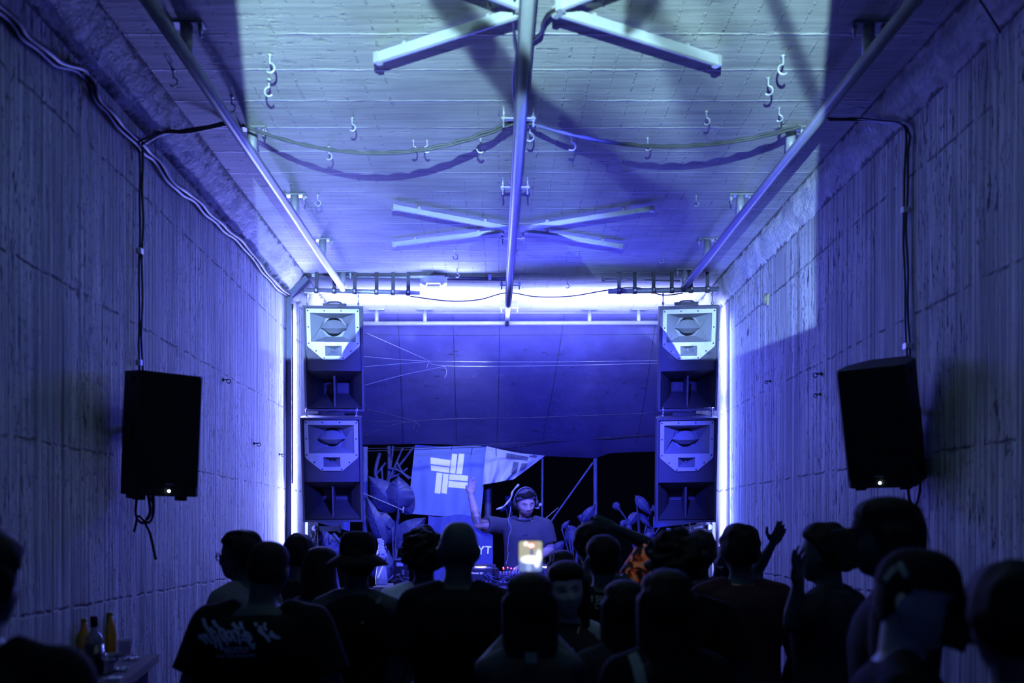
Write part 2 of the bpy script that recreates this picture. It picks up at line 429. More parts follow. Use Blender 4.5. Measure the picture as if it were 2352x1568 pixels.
# ================================================================ SETTING
def slab(name, quad, out, m, nu=1, nv=1):
    """one wall face plus a thickness to the outside"""
    a, b, c, d = [Vector(q) for q in quad]; o = Vector(out); mb = MB()
    vs = [a, b, c, d, a + o, b + o, c + o, d + o]
    mb.add(vs, [(0, 1, 2, 3), (7, 6, 5, 4), (0, 4, 5, 1), (1, 5, 6, 2), (2, 6, 7, 3), (3, 7, 4, 0)])
    return struct(name, mb, m)
ZLB, ZRB, XLT, XRT = 3.95, 3.89, -1.84, 2.13
slab('wall_left', [(XL, D_NEAR, 0), (XL, D_END, 0), (XL, D_END, ZLB), (XL, D_NEAR, ZLB)], (-.3, 0, 0), M['wall'])
slab('wall_right', [(XR, D_NEAR, 0), (XR, D_END, 0), (XR, D_END, ZRB), (XR, D_NEAR, ZRB)], (.3, 0, 0), M['wall'])
slab('ceiling', [(XLT, D_NEAR, ZCEIL), (XLT, D_END, ZCEIL), (XRT, D_END, ZCEIL), (XRT, D_NEAR, ZCEIL)], (0, 0, .3), M['ceil'])
def cove(name, x0, z0, x1, z1, seed, out):
    n = 170; mb = MB()
    def fn(u, v):
        y = D_NEAR + (D_END - D_NEAR) * u
        j = .022 * (noise.noise((y * 3.1, v * 3 + seed, 0))) + .012 * noise.noise((y * 11, v * 5 + seed, 3))
        e = .02 * (1 - abs(2 * v - 1))
        nx, nz = (z1 - z0), -(x1 - x0)
        s = 1 if nx * (0 - x0) > 0 else -1
        l = math.hypot(nx, nz); q = (j + e) * (0 if v in (0, 1) else 1)
        return (x0 + (x1 - x0) * v - s * abs(nx) / l * q * -1, y, z0 + (z1 - z0) * v - abs(nz) / l * q)
    mb.grid(fn, n, 6)
    return struct(name, mb, M['rough_left' if x0 < 0 else 'rough_right'])
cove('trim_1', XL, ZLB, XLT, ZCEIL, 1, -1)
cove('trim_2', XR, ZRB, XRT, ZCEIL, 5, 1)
slab('floor', [(XL, D_NEAR, 0), (XR, D_NEAR, 0), (XR, D_END, 0), (XL, D_END, 0)], (0, 0, -.2), M['floor'])
slab('ground', [(-14, D_END, -.02), (14, D_END, -.02), (14, 26, -.02), (-14, 26, -.02)], (0, 0, -.2), M['ground'])
mb = MB(); mb.box((.1, 9.95, .15), (2.9, 2.3, .3))
single(struct('floor_2', mb, M['darkcloth']), None, None)
STAGE = .3
# ================================================================ PIPES UNDER THE CEILING
def hanger(parent, x, y, zp, r=.03, bolts=True):
    mb = MB(); mb.tube([(x, y, zp), (x, y, ZCEIL - .008)], r, 14)
    o = mb.build('hanger', M['steel'], parent)
    f = MB(); f.box((x, y, ZCEIL - .005), (.17, .07, .01))
    p = f.build('flange', M['tube'], o)
    if bolts:
        for s in (-1, 1): b = MB(); b.lathe([(.011, 0), (.011, .03), (.006, .03), (.006, .055)], (x + s * .068, y, ZCEIL - .01), (0, 0, -1), 8); b.build('bolt', M['hook'], o)
def run(label, p0, p1, r, hangs, seg=16):
    t = thing('ceiling_pipe', label, 'pipe', p0)
    mb = MB(); mb.tube([p0, p1], r, seg); mb.build('pipe', M['steel'], t)
    for y in hangs:
        k = (y - p0[1]) / (p1[1] - p0[1]); hanger(t, p0[0] + (p1[0] - p0[0]) * k, y, p0[2] + (p1[2] - p0[2]) * k)
    return t
ZP = ZC + 2.27
run('long grey steel pipe hung under the ceiling along the left wall', (-1.52, 2.2, ZP), (-1.467, 9.45, ZP), .032, (3.6, 4.79, 6.03, 7.24, 8.35, 9.40))
run('long grey steel pipe hung under the ceiling along the right wall', (1.80, 2.2, ZP), (1.745, 9.37, ZP), .032, (3.6, 4.79, 6.03, 7.24, 8.35, 9.32))
t = thing('ceiling_pipe', 'central grey pipe running down the middle of the ceiling to the end crossbar', 'pipe', (.135, 2.2, ZP))
mb = MB(); mb.tube([(.137, 2.2, ZP), (.094, 11.02, ZP - .005)], .026, 16); mb.build('pipe', M['steel'], t)
mb = MB(); mb.tube([(.112, 2.2, ZP + .036), (.075, 10.95, ZP + .032)], .013, 8); mb.tube([(.165, 2.2, ZP + .034), (.12, 10.95, ZP + .032)], .010, 8)
mb.build('conduit', M['duct'], t)
for y in (3.9, 5.72, 6.87, 8.08, 9.6, 10.6):
    mb = MB(); x = .115
    mb.box((x, y, ZCEIL - .035), (.03, .03, .07)); mb.box((x, y, ZCEIL - .075), (.20, .035, .008))
    for s in (-1, 1): mb.lathe([(.012, 0), (.012, .03), (.006, .03), (.006, .065)], (x + s * .085, y, ZCEIL - .055), (0, 0, -1), 8); mb.tube([(x + s * .085, y, ZCEIL), (x + s * .085, y, ZCEIL - .06)], .006, 6)
    mb.build('clamp', M['hook'], t)
t = thing('ceiling_pipe', 'bright horizontal crossbar pipe at the tunnel mouth above the tarp', 'pipe', (-1.6, 11.02, ZC + 2.272))
mb = MB(); mb.tube([(-1.75, 11.02, ZC + 2.275), (1.95, 11.02, ZC + 2.285)], .024, 14); mb.build('pipe', M['steel'], t)
for px in (865, 976, 1354, 1467):
    x = (px - VX) / 207.5; hanger(t, x, 11.02, ZC + 2.28, .022, False)
# ================================================================ TUBE LIGHTS IN TWO CROSSES
def batten(label, a, b, w=.052, grp=None):
    a, b = Vector(a), Vector(b); d = (b - a); L = d.length; ang = math.atan2(d.y, d.x)
    R = Matrix.Rotation(ang, 3, 'Z'); c = (a + b) / 2
    t = thing('tube_light', label, 'light', (c.x, c.y, c.z), (0, 0, 0), grp)
    mb = MB(); h = w * .42
    prof = [(-h, .5 * w), (-h, -.2 * w), (-h * .7, -.45 * w), (0, -.52 * w), (h * .7, -.45 * w), (h, -.2 * w), (h, .5 * w)]
    vs = [c + R @ Vector((s * L / 2, x, z)) for s in (-1, 1) for x, z in prof]; n = len(prof)
    mb.add(vs, [(i, (i + 1) % n, n + (i + 1) % n, n + i) for i in range(n)] + [tuple(range(n)), tuple(range(2 * n - 1, n - 1, -1))])
    mb.build('housing', M['batten'], t)
    for s in (-1, 1):
        e = MB(); e.box(c + R @ Vector((s * (L / 2 + .010), 0, 0)), (.028, w * .95, w * 1.12), R); e.build('end_cap', M['hook'], t)
    for s in (-.3, .3):
        e = MB(); q = c + R @ Vector((s * L, 0, 0)); e.box(((q.x, q.y, (q.z + ZCEIL) / 2 - .003)), (.02, .03, ZCEIL - q.z - .008), R); e.build('bracket', M['hook'], t)
ZB = ZC + 2.385
def onb(px, py): return on_z(px, py, ZB)
G = 'tube lights in two crosses under the ceiling'
batten('far white tube light left of the central pipe, pointing up and left', onb(908, 477), onb(1160, 524), .036, G)
batten('far white tube light left of the central pipe, pointing down and left', onb(908, 561), onb(1150, 532), .036, G)
batten('far white tube light right of the central pipe, pointing up and right', onb(1202, 525), onb(1495, 480), .036, G)
batten('far white tube light right of the central pipe, pointing down and right', onb(1212, 532), onb(1423, 566), .036, G)
batten('near white tube light left of the central pipe, sloping down and left', onb(872, 133), onb(1193, 30), .047, G)
batten('near white tube light right of the central pipe, sloping down and right', onb(1284, 26), onb(1643, 140), .047, G)
batten('near white tube light at the top edge, left of the central pipe', onb(1192, 12), onb(1010, -60), .047, G)
batten('near white tube light at the top edge, right of the central pipe', onb(1292, 12), onb(1480, -62), .047, G)
# ================================================================ HOOKS
def hook(px, py, label, size=1., flip=1, eye=False):
    p = on_z(px, py, ZCEIL - .05); x, y = p.x, p.y; size *= .58; q = .055 * size; mb = MB()
    pts = [(x, y, ZCEIL + .004), (x, y, ZCEIL - .02 - q * .5)]
    n = 14
    for i in range(n + 1):
        a = PI / 2 - flip * 0 - (1.62 * PI if eye else 1.25 * PI) * i / n
        pts.append((x + flip * .5 * q * math.cos(a) , y, ZCEIL - .02 - q * 1.0 + .5 * q * math.sin(a)))
    mb.tube(smooth_path(pts, 3), .0062 * size, 7)
    mb.lathe([(.014 * size, 0), (.014 * size, .006)], (x, y, ZCEIL), (0, 0, -1), 10)
    single(mb.build('ceiling_hook', M['hook']), label, 'hook', 'steel hooks in the ceiling')
HK = [(1104, 335, 'pale steel hook on the ceiling left of the central pipe, on the cable shadow', 1.5, -1),
 (1217, 308, 'pale steel hook touching the right side of the central pipe near the cables', 1.5, 1),
 (1313, 330, 'pale steel hook on the ceiling right of the central pipe, on the cable shadow', 1.5, 1),
 (1799, 150, 'upper pale hook near the right end of the near tube light', 1.6, -1),
 (1765, 200, 'pale hook just below the hook by the near right tube light', 1.5, 1),
 (1623, 275, 'small hook on the ceiling above the right end of the grey cable', 1.2, 1),
 (1790, 268, 'small hook beside the right pipe where the grey cable ends', 1.2, 1),
 (1431, 383, 'small hook just below the lowest sag of the right cable shadow', 1.2, 1),
 (730, 463, 'small closed hook beside the left pipe, level with its third hanger', 1.3, 1),
 (1046, 587, 'small closed hook below the far left tube light', 1.3, 1),
 (1187, 588, 'small closed hook close to the right of the central pipe, below the far cross', 1.2, 1),
 (1330, 590, 'small hook on the blue ceiling below the far right tube light', 1.2, 1),
 (1520, 597, 'small closed hook on the blue ceiling left of the right pipe end', 1.2, 1),
 (620, 148, 'upper hook at the left edge of the bright ceiling patch', 1.5, 1),
 (618, 203, 'lower hook at the left edge of the bright ceiling patch', 1.5, -1),
 (532, 242, 'hook in the dark ceiling strip right of the left pipe', 1.4, 1),
 (398, 182, 'hook in the dark ceiling strip left of the left pipe', 1.4, 1),
 (755, 355, 'short slanted hook just above the left cable shadow', 1.3, 1),
 (809, 290, 'single small hook above the left grey cable', 1.2, 1),
 (950, 340, 'left of two small hooks below the left grey cable', 1.2, 1),
 (981, 340, 'right of two small hooks below the left grey cable', 1.2, -1),
 (1050, 630, 'small hook in the white-lit end of the ceiling, left of the central pipe', 1.2, 1),
 (1303, 655, 'small hook in the white-lit end of the ceiling, right of the central pipe', 1.2, 1),
 (1488, 335, 'small hook right of the middle of the right cable', 1.2, 1),
 (1599, 465, 'small hook on the ceiling left of the right pipe third hanger', 1.2, 1)]
for i, (px, py, lb, s, fl) in enumerate(HK): hook(px, py, lb, s, fl, 'closed' in lb)
# ================================================================ CABLES
def cable(name, label, pts, r, m='cable', n=8, seg=7, strands=1, off=.016, kids=()):
    mb = MB(); P = smooth_path(pts, n)
    for k in range(strands):
        o = Vector((0, 0, 0)) if strands == 1 else Vector((off * math.cos(2.2 * k), 0, off * math.sin(2.2 * k)))
        mb.tube([p + o * (1 + .35 * math.sin(i * .7 + k * 2)) for i, p in enumerate(P)], r, seg)
    o = single(mb.build(name, M[m]), label, 'cable')
    for nm, b, mm in kids: b.build(nm, M[mm], o)
    return o
def clips(pts, s=.022):
    out = []
    for p in pts:
        b = MB(); b.box(p, (s, s * 1.3, s)); out.append(('cable_clip', b, 'hook'))
    return out
WL = XL + .028
edge = [(0, 20), (60, 85), (130, 140), (191, 165), (215, 215), (255, 265), (318, 330), (355, 365), (400, 425), (440, 452), (480, 492), (520, 528), (560, 563), (598, 612), (630, 650), (660, 676)]
e3 = [on_x(px, py, WL) for px, py in edge]
cable('cable_bundle', 'black cable bundle sagging along the top edge of the left wall', [on_x(-160, -110, WL)] + e3, .011, strands=4, off=.016, kids=clips([on_x(191, 165, WL), on_x(318, 332, WL), on_x(425, 440, WL), on_x(500, 510, WL), on_x(580, 590, WL)]))
cable('wall_cable', 'pair of black cables dropping down the left wall to the speaker', [on_x(322, 334, WL), on_x(324, 460, WL), on_x(323, 600, WL), on_x(322, 760, WL), on_x(324, 900, WL), on_x(330, 985, WL)], .0068, strands=2, off=.010, kids=clips([on_x(321, 577, WL), on_x(320, 833, WL)], .03))
WR = XR - .028
r0 = on_x(2082, 300, WR)
cable('wall_cable', 'pair of black cables dropping down the right wall to the speaker', [on_z(1900, 275, ZC + 2.36), on_z(1970, 276, ZC + 2.36), on_x(2055, 284, WR - .02), r0, on_x(2083, 340, WR), on_x(2078, 483, WR), on_x(2080, 640, WR), on_x(2084, 795, WR), on_x(2087, 900, WR), on_x(2092, 1000, WR)], .0066, strands=2, off=.010, kids=clips([on_x(2078, 483, WR), on_x(2083, 795, WR)], .03))
def cat(px0, px1, z0, z1, zm, D):
    k = FPX / D; a, b = (px0 - VX) / k, (px1 - VX) / k; out = []
    for i in range(15):
        t = i / 14; base = z0 * (1 - t) + z1 * t; sag = (z0 + z1) / 2 - zm
        out.append((a + (b - a) * t, D + .04 * math.sin(3 * t), ZC + base - sag * 4 * t * (1 - t)))
    return out
cable('hanging_cable', 'grey cable sagging across the ceiling between the left and central pipes', cat(560, 1185, 2.345, 2.375, 2.20, 5.80), .0078, 'greycable', strands=2, off=.011)
cable('hanging_cable', 'grey cable sagging across the ceiling between the central and right pipes', cat(1200, 1835, 2.375, 2.345, 2.24, 5.80), .0078, 'greycable', strands=2, off=.011)
cable('hanging_cable', 'short black cable from the left wall bundle to the left pipe', [on_x(322, 330, WL + .03), at(375, 305, 5.78), at(430, 303, 5.8), at(505, 288, 5.9), at(545, 285, 6.0)], .009, strands=2, off=.012)
cable('hanging_cable', 'thin black cable draped left of the central pipe at the top', [at(1183, -20, 4.42), at(1180, 60, 4.7), at(1186, 120, 4.95), at(1178, 190, 5.3), at(1185, 300, 6.05), at(1172, 420, 6.9)], .0065)
cable('hanging_cable', 'short black cable looped right of the central pipe near the near tube lights', [at(1292, 18, 4.55), at(1262, 30, 4.6), at(1247, 55, 4.7), at(1243, 75, 4.8), at(1226, 92, 4.9)], .009)
cable('hanging_cable', 'thin dark cable looped along the bright end of the ceiling', [at(942, 680, 10.0), at(1030, 691, 10.0), at(1100, 688, 10.05), at(1165, 672, 10.1), at(1230, 681, 10.05), at(1310, 680, 10.0), at(1390, 667, 9.9), at(1460, 660, 9.8), at(1520, 677, 9.7), at(1568, 673, 9.6)], .0062)
cable('hanging_cable', 'thin black cable along the right top corner of the picture', [at(2250, 0, 4.3), at(2270, 30, 4.3), at(2298, 75, 4.35)], .005)
# ---- end lip line of the ceiling with its thin strip
mb = MB(); mb.tube([(-1.8, 11.13, ZCEIL - .012), (2.05, 11.13, ZCEIL - .012)], .010, 6); single(mb.build('edge_conduit', M['steel']), 'thin pale conduit along the end edge of the ceiling above the tarp', 'conduit')
# ================================================================ LEFT CORNER DUCT, CEILING CONDUIT, ARCH PROFILES
t = thing('cable_duct', 'blue-grey metal duct running up the left wall and across the corner beside the hung speakers', 'duct', (XL + .03, D_ARCH, 1.3))
mb = MB(); mb.box((XL + .028, D_ARCH, ZLB / 2), (.05, .075, ZLB - .01)); mb.build('upright', M['duct'], t)
a, b = Vector((XL + .03, D_ARCH, ZLB - .02)), Vector((XLT + .02, D_ARCH, ZCEIL - .04)); d = b - a
mb = MB(); mb.box((a + b) / 2, (d.length, .10, .05), Matrix.Rotation(-math.atan2(d.z, d.x), 3, 'Y')); mb.build('corner_piece', M['duct'], t)
mb = MB(); P = [on_x(664 + 3 * math.sin(i * .9), 690 + i * 22, XL + .06) for i in range(20)]; mb.tube([Vector((XL + .062, D_ARCH - .035, p.z)) for p in P], .009, 6); mb.build('cable', M['cable'], t)
t = thing('ceiling_conduit', 'thin dark conduit crossing the ceiling from the left corner to the central pipe', 'conduit', (-1.8, D_ARCH, ZC + 2.39))
mb = MB(); mb.tube([at(704, 633, D_ARCH), at(1168, 641, D_ARCH + .02)], .016, 8); mb.build('pipe', M['tube'], t)
for px in (720, 815, 1125):
    mb = MB(); p = at(px, 634 + (px - 704) * .017, D_ARCH); mb.box((p.x, p.y, (p.z + ZCEIL) / 2), (.03, .03, ZCEIL - p.z + .02)); mb.build('clip', M['hook'], t)
t = thing('ceiling_conduit', 'thin dark conduit on the ceiling above the right hung speakers', 'conduit', at(1470, 642, D_ARCH))
mb = MB(); mb.tube([at(1386, 640, D_ARCH), at(1562, 645, D_ARCH)], .008, 8); mb.build('pipe', M['tube'], t)
mb = MB(); p = at(1386, 640, D_ARCH); mb.box(p, (.025, .03, .04)); mb.build('clip', M['strap'], t)
t = thing('flood_light', 'pale twin-headed lamp box under the ceiling conduit', 'lamp', at(996, 650, D_ARCH - .05))
p = at(996, 646, D_ARCH - .06); mb = MB(); mb.box(p, (.25, .10, .055)); mb.build('housing', M['horn'], t)
for s in (-1, 1):
    mb = MB(); mb.lathe([(.015, -.015), (.03, .0), (.034, .03), (.03, .034)], p + Vector((s * .085, -.02, -.022)), (s * .4, -.5, -.75), 14); mb.build('lamp_head', M['horn'], t)
mb = MB(); mb.box(at(980, 637, D_ARCH - .06), (.34, .05, .022)); mb.build('mounting_rail', M['tube'], t)
# ================================================================ RIGGING TUBES WITH STRAPS
def rig(label, a, b, xs, D):
    pa, pb = at(*a, D), at(*b, D); t = thing('rigging_tube', label, 'tube', tuple((pa + pb) / 2))
    mb = MB(); mb.tube([pa, pb], .024, 14); mb.build('tube', M['tube'], t)
    for px in xs:
        k = (px - a[0]) / (b[0] - a[0]); c = pa.lerp(pb, k)
        mb = MB(); mb.tube([c - Vector((.02, 0, 0)), c + Vector((.02, 0, 0))], .030, 14); mb.box((c.x, c.y, (c.z + ZCEIL) / 2 + .01), (.034, .012, ZCEIL - c.z - .02))
        o = mb.build('strap', M['strap'], t)
        mb = MB(); mb.lathe([(.012, 0), (.012, .02)], (c.x, c.y - .03, c.z), (0, -1, 0), 8); mb.build('bolt', M['hook'], o)
rig('galvanised tube on straps above the left hung speakers', (700, 667), (965, 673), (727, 768, 815, 865, 903, 938), 9.42)
rig('galvanised tube on straps above the right hung speakers', (1397, 669), (1651, 664), (1422, 1458, 1501, 1543, 1587, 1625), 9.42)
# ================================================================ HUNG SPEAKERS
SW, SH, SDEP = .560, .985, .62
def make_speaker(name):
    """front face in the plane y=0 looking to -y, top edge z=0, cabinet tapering to +y"""
    t = thing(name, '', 'speaker')
    U = lambda u: (u - .5) * SW
    V = lambda v: -v * SH
    w, bw = SW / 2, SW * .30
    cab = MB()
    fr = [(-w, 0), (w, 0), (w, -SH), (-w, -SH)]; bk = [(-bw, -.02), (bw, -.02), (bw, -SH + .02), (-bw, -SH + .02)]
    vs = [(x, 0, z) for x, z in fr] + [(x * 1.0, .16, z) for x, z in fr] + [(x, SDEP, z) for x, z in bk]
    fs = []
    for i in range(4):
        j = (i + 1) % 4; fs += [(i, j, 4 + j, 4 + i), (4 + i, 4 + j, 8 + j, 8 + i)]
    cab.add(vs, fs + [(8, 9, 10, 11)])
    e = .034
    cab.plate(fr, [[(-w + e * .55, -e * .55), (w - e * .55, -e * .55), (w - e * .55, -SH + e * .6), (-w + e * .55, -SH + e * .6)]], 0, .03)
    # baffle with the two horn openings, and the plain band above the bass horn
    bx = w - e * .5
    cab.plate([(-bx, -.012), (bx, -.012), (bx, V(.615)), (-bx, V(.615))],
              [[(U(.125), V(.068)), (U(.875), V(.068)), (U(.875), V(.338)), (U(.125), V(.338))], [(U(.36), V(.374)), (U(.64), V(.374)), (U(.64), V(.47)), (U(.36), V(.47))]], .03, .045)
    cab.build('cabinet', M['cab'], t, False)
    pl = MB()
    pl.plate([(U(.06), V(.035)), (U(.075), V(.028)), (U(.925), V(.028)), (U(.94), V(.035)), (U(.94), V(.368)), (U(.925), V(.385)), (U(.69), V(.498)), (U(.665), V(.505)), (U(.335), V(.505)), (U(.31), V(.498)), (U(.075), V(.385)), (U(.06), V(.368))],
             [[(U(.125), V(.068)), (U(.875), V(.068)), (U(.875), V(.338)), (U(.125), V(.338))], [(U(.36), V(.374)), (U(.64), V(.374)), (U(.64), V(.47)), (U(.36), V(.47))]], .014, .032)
    hp = pl.build('horn_plate', M['horn'], t, False)
    sc = MB()
    for u, v in ((.085, .047), (.36, .046), (.64, .046), (.915, .047), (.09, .2), (.91, .2), (.09, .352), (.91, .352), (.21, .424), (.79, .424), (.34, .49), (.66, .49)):
        sc.lathe([(.0075, 0), (.0075, .004), (.003, .006)], (U(u), .0145, V(v)), (0, -1, 0), 8)
    sc.build('screw', M['screw'], hp, False)
    # main flare: rectangle mouth, folded corners, lens shaped throat
    fl = MB(); d = .15
    m4 = [(U(.125), V(.068)), (U(.875), V(.068)), (U(.875), V(.338)), (U(.125), V(.338))]
    q = [(.37, .115), (.63, .115), (.73, .205), (.63, .29), (.37, .29), (.27, .205)]
    vs = [(x, .03, z) for x, z in m4] + [(U(u), .03 + d * .8, V(v)) for u, v in q]
    fl.add(vs, [(0, 1, 5, 4), (1, 2, 7, 6), (1, 6, 5), (2, 7, 6), (2, 3, 8, 7), (3, 0, 4, 9), (3, 9, 8), (0, 4, 9)])
    fl.add([(U(u), .03 + d * .8, V(v)) for u, v in q], [(0, 1, 2, 3, 4, 5)])
    fl.build('horn_flare', M['flare'], t, False)
    th = MB(); th.lathe([(.088, 0), (.088, .004)], (0, .145, V(.198)), (0, -1, 0), 24); th.build('throat', M['black'], t, False)
    pg = MB(); c0 = .205
    top = [(.27, c0), (.335, .167), (.40, .138), (.5, .130), (.60, .138), (.665, .167), (.73, c0)]
    bot = [(.27, c0), (.34, .232), (.42, .258), (.5, .260), (.58, .258), (.66, .232), (.73, c0)]
    n = 7; vs = []
    for (u, v) in top: vs.append((U(u), .115, V(v)))
    for i in range(n): u = .27 + .46 * i / 6; vs.append((U(u), .100 - .062 * math.sin(PI * i / 6) ** .6, V(c0 + .004)))
    for (u, v) in bot: vs.append((U(u), .115, V(v)))
    fs = []
    for i in range(n - 1): fs += [(i, i + 1, n + i + 1, n + i), (n + i, n + i + 1, 2 * n + i + 1, 2 * n + i)]
    pg.add(vs, fs); pg.build('phase_plug', M['flare'], t, False)
    tw = MB(); m2 = [(U(.36), V(.374)), (U(.64), V(.374)), (U(.64), V(.47)), (U(.36), V(.47))]
    tw.add([(x, .03, z) for x, z in m2] + [(U(.5) + sx * .012, .11, V(.418) + sz * .012) for sx, sz in ((-1, 1), (1, 1), (1, -1), (-1, -1))], [(0, 1, 5, 4), (1, 2, 6, 5), (2, 3, 7, 6), (3, 0, 4, 7)])
    twh = tw.build('tweeter_flare', M['flare'], t, False)
    tb = MB(); tb.lathe([(.014, 0), (.016, .012), (.010, .014), (.004, .004)], (U(.5), .108, V(.418)), (0, -1, 0), 12); tb.build('tweeter_throat', M['tube'], twh, False)
    # folded bass horn
    bh = MB(); a0, a1 = .618, .972; lv = [(0.02, .035, .965, a0, a1), (.10, .10, .90, .655, .945), (.20, .20, .80, .70, .90), (.30, .265, .735, .725, .865), (.34, .275, .725, .735, .855)]
    vs = []
    for y, u0, u1, v0, v1 in lv: vs += [(U(u0), y, V(v0)), (U(u1), y, V(v0)), (U(u1), y, V(v1)), (U(u0), y, V(v1))]
    fs = []
    for i in range(len(lv) - 1):
        for k in range(4): fs.append((i * 4 + k, i * 4 + (k + 1) % 4, i * 4 + 4 + (k + 1) % 4, i * 4 + 4 + k))
    bh.add(vs, fs + [tuple(range(16, 20))]); bh.build('bass_horn', M['cabin'], t, False)
    bp = MB()
    for s in (-1, 1): bp.box((s * .06, .335, V(.79)), (.105, .008, SH * .105))
    bp.build('bass_panel', M['cab'], t, False)
    fn = MB(); fn.add([(x, y, z) for x in (-.009, .009) for y, z in ((.035, V(.66)), (.33, V(.735)), (.33, V(.86)), (.035, V(.962)))], [(0, 1, 2, 3), (7, 6, 5, 4), (0, 4, 5, 1), (1, 5, 6, 2), (2, 6, 7, 3), (3, 7, 4, 0)])
    fn.build('centre_fin', M['cab'], t, False)
    hd = MB()
    hd.box((0, .3, .012), (.22, .10, .03)); hd.tube(smooth_path([(-.07, .26, .02), (-.045, .25, .038), (.045, .25, .038), (.07, .26, .02)], 5), .008, 6)
    hd.build('top_bracket', M['strap'], t, False)
    return t
sp0 = make_speaker('hung_speaker')
def place_speaker(o, px, py, D, tilt, roll, yaw, label):
    o.location = at(px, py, D); o.rotation_euler = (tilt, roll, yaw)
    o['label'] = label; o['group'] = 'hung speakers either side of the stage'
R_ = math.radians
sp = [sp0, copy_tree(sp0), copy_tree(sp0), copy_tree(sp0)]
place_speaker(sp[0], 763.5, 702, 9.33, R_(11.5), R_(-.4), R_(5), 'upper hung speaker on the left of the stage, pale horn plate lit white')
place_speaker(sp[1], 759.5, 959, 9.20, R_(12), R_(-.4), R_(5), 'lower hung speaker on the left of the stage, above the gallery of leaves')
place_speaker(sp[2], 1584.5, 703, 9.33, R_(15), R_(-.5), R_(-4), 'upper hung speaker on the right of the stage, pale horn plate lit white')
place_speaker(sp[3], 1579.0, 960, 9.20, R_(12), R_(-.5), R_(-4), 'lower hung speaker on the right of the stage, beside the bright wall strip')
def chains(label, pts, D):
    t = thing('hanging_chain', label, 'chain', at(*pts[0][0], D), group=None)
    for a, b in pts:
        mb = MB(); A, B = at(*a, D), at(*b, D); mb.tube([A, B], .006, 6); L = (B - A).length
        for k in range(max(2, int(L / .07))):
            q = A.lerp(B, (k + .5) / max(2, int(L / .07))); mb.ell(q, (.013, .008, .017), seg=8, rings=6)
        mb.build('chain', M['tube'], t)
chains('short steel chains from the left rigging tube to the upper left speaker', [((706, 670), (706, 706)), ((823, 672), (823, 706))], 9.44)
chains('short steel chains from the right rigging tube to the upper right speaker', [((1523, 668), (1523, 706)), ((1636, 666), (1636, 706))], 9.44)
chains('short steel links joining the two left hung speakers', [((704, 936), (704, 962)), ((820, 936), (818, 962))], 9.3)
chains('short steel links joining the two right hung speakers', [((1524, 935), (1522, 962)), ((1634, 935), (1634, 962))], 9.3)
# ================================================================ WALL SPEAKERS
def pa(label, px, py, D, yaw, tilt, h, wd, dp):
    c = at(px, py, D); t = thing('wall_speaker', label, 'speaker', c, (tilt, 0, yaw))
    mb = MB(); o = [(-wd / 2, 0), (-wd / 2 + .02, -.018), (wd / 2 - .02, -.018), (wd / 2, 0), (wd / 2, dp * .55), (wd * .28, dp), (-wd * .28, dp), (-wd / 2, dp * .55)]
    n = len(o); vs = [(x, y, z) for z in (-h / 2, -h / 2 + .0, h / 2) for x, y in o]
    fs = [(k, (k + 1) % n, 2 * n + (k + 1) % n, 2 * n + k) for k in range(n)] + [tuple(range(n))[::-1], tuple(2 * n + k for k in range(n))]
    mb.add(vs, fs); mb.build('cabinet', M['padark'], t, False)
    g = MB(); g.box((0, -.021, .02), (wd * .90, .008, h * .90)); g.build('grille', M['grille'], t, False)
    l = MB(); l.lathe([(.006, 0), (.006, .004)], (0, -.024, -h / 2 + .028), (0, -1, 0), 10); l.build('indicator_light', M['led'], t, False)
    b = MB(); b.box((0, -.026, -h / 2 + .062), (.045, .004, .012)); b.build('badge', M['tube'], t, False)
    for s in (-1, 1):
        hd = MB(); hd.box((s * (wd / 2 + .006), dp * .33, -.01), (.014, .06, .16)); hd.build('side_handle', M['black'], t, False)
        hd = MB(); hd.box((s * (wd / 2 + .004), dp * .3, h * .43), (.012, .05, .03)); hd.build('fixing_point', M['black'], t, False)
    for x, y in ((-wd * .36, .05), (wd * .3, .05), (-wd * .3, dp * .6)): ft = MB(); ft.box((x, y, -h / 2 - .012), (.05, .04, .024)); ft.build('foot', M['black'], t, False)
    return t
tl = pa('black box speaker on the left wall, facing the crowd, with a white light dot', 388, 999, 5.13, R_(44), R_(5), .63, .345, .30)
tr = pa('tilted black box speaker on the right wall, leaning over the crowd', 2012, 983, 5.03, R_(-40), R_(17), .615, .345, .30)
def arm(t, wall_x, z, y):
    p = world_of(t) @ Vector((0, .28, z)); mb = MB(); mb.tube([p, (wall_x, p.y + .12, p.z)], .02, 8); mb.box((wall_x - .01 * (1 if wall_x > 0 else -1), p.y + .12, p.z), (.02, .12, .2)); mb.build('wall_bracket', M['black'], t)
arm(tl, XL, .05, 0); arm(tr, XR, .05, 0)
cable('hanging_cable', 'black cables looping down from the left wall speaker', [at(318, 1120, 5.3), at(312, 1180, 5.3), at(330, 1200, 5.3), at(352, 1165, 5.3), at(345, 1140, 5.3)], .008)
cable('hanging_cable', 'long black cable tail hanging below the left wall speaker', [at(340, 1135, 5.28), at(345, 1175, 5.28), at(335, 1200, 5.28), at(345, 1225, 5.28), at(358, 1285, 5.28)], .008)
cable('hanging_cable', 'thin black cable loop hanging below the left wall speaker middle', [at(352, 1135, 5.25), at(352, 1180, 5.25), at(340, 1200, 5.25), at(318, 1185, 5.25), at(312, 1205, 5.25), at(308, 1222, 5.25)], .007)
cable('hanging_cable', 'black cables looping down from the right wall speaker', [at(2085, 1118, 5.15), at(2090, 1150, 5.15), at(2103, 1160, 5.15), at(2112, 1130, 5.15), at(2114, 1105, 5.15)], .008)
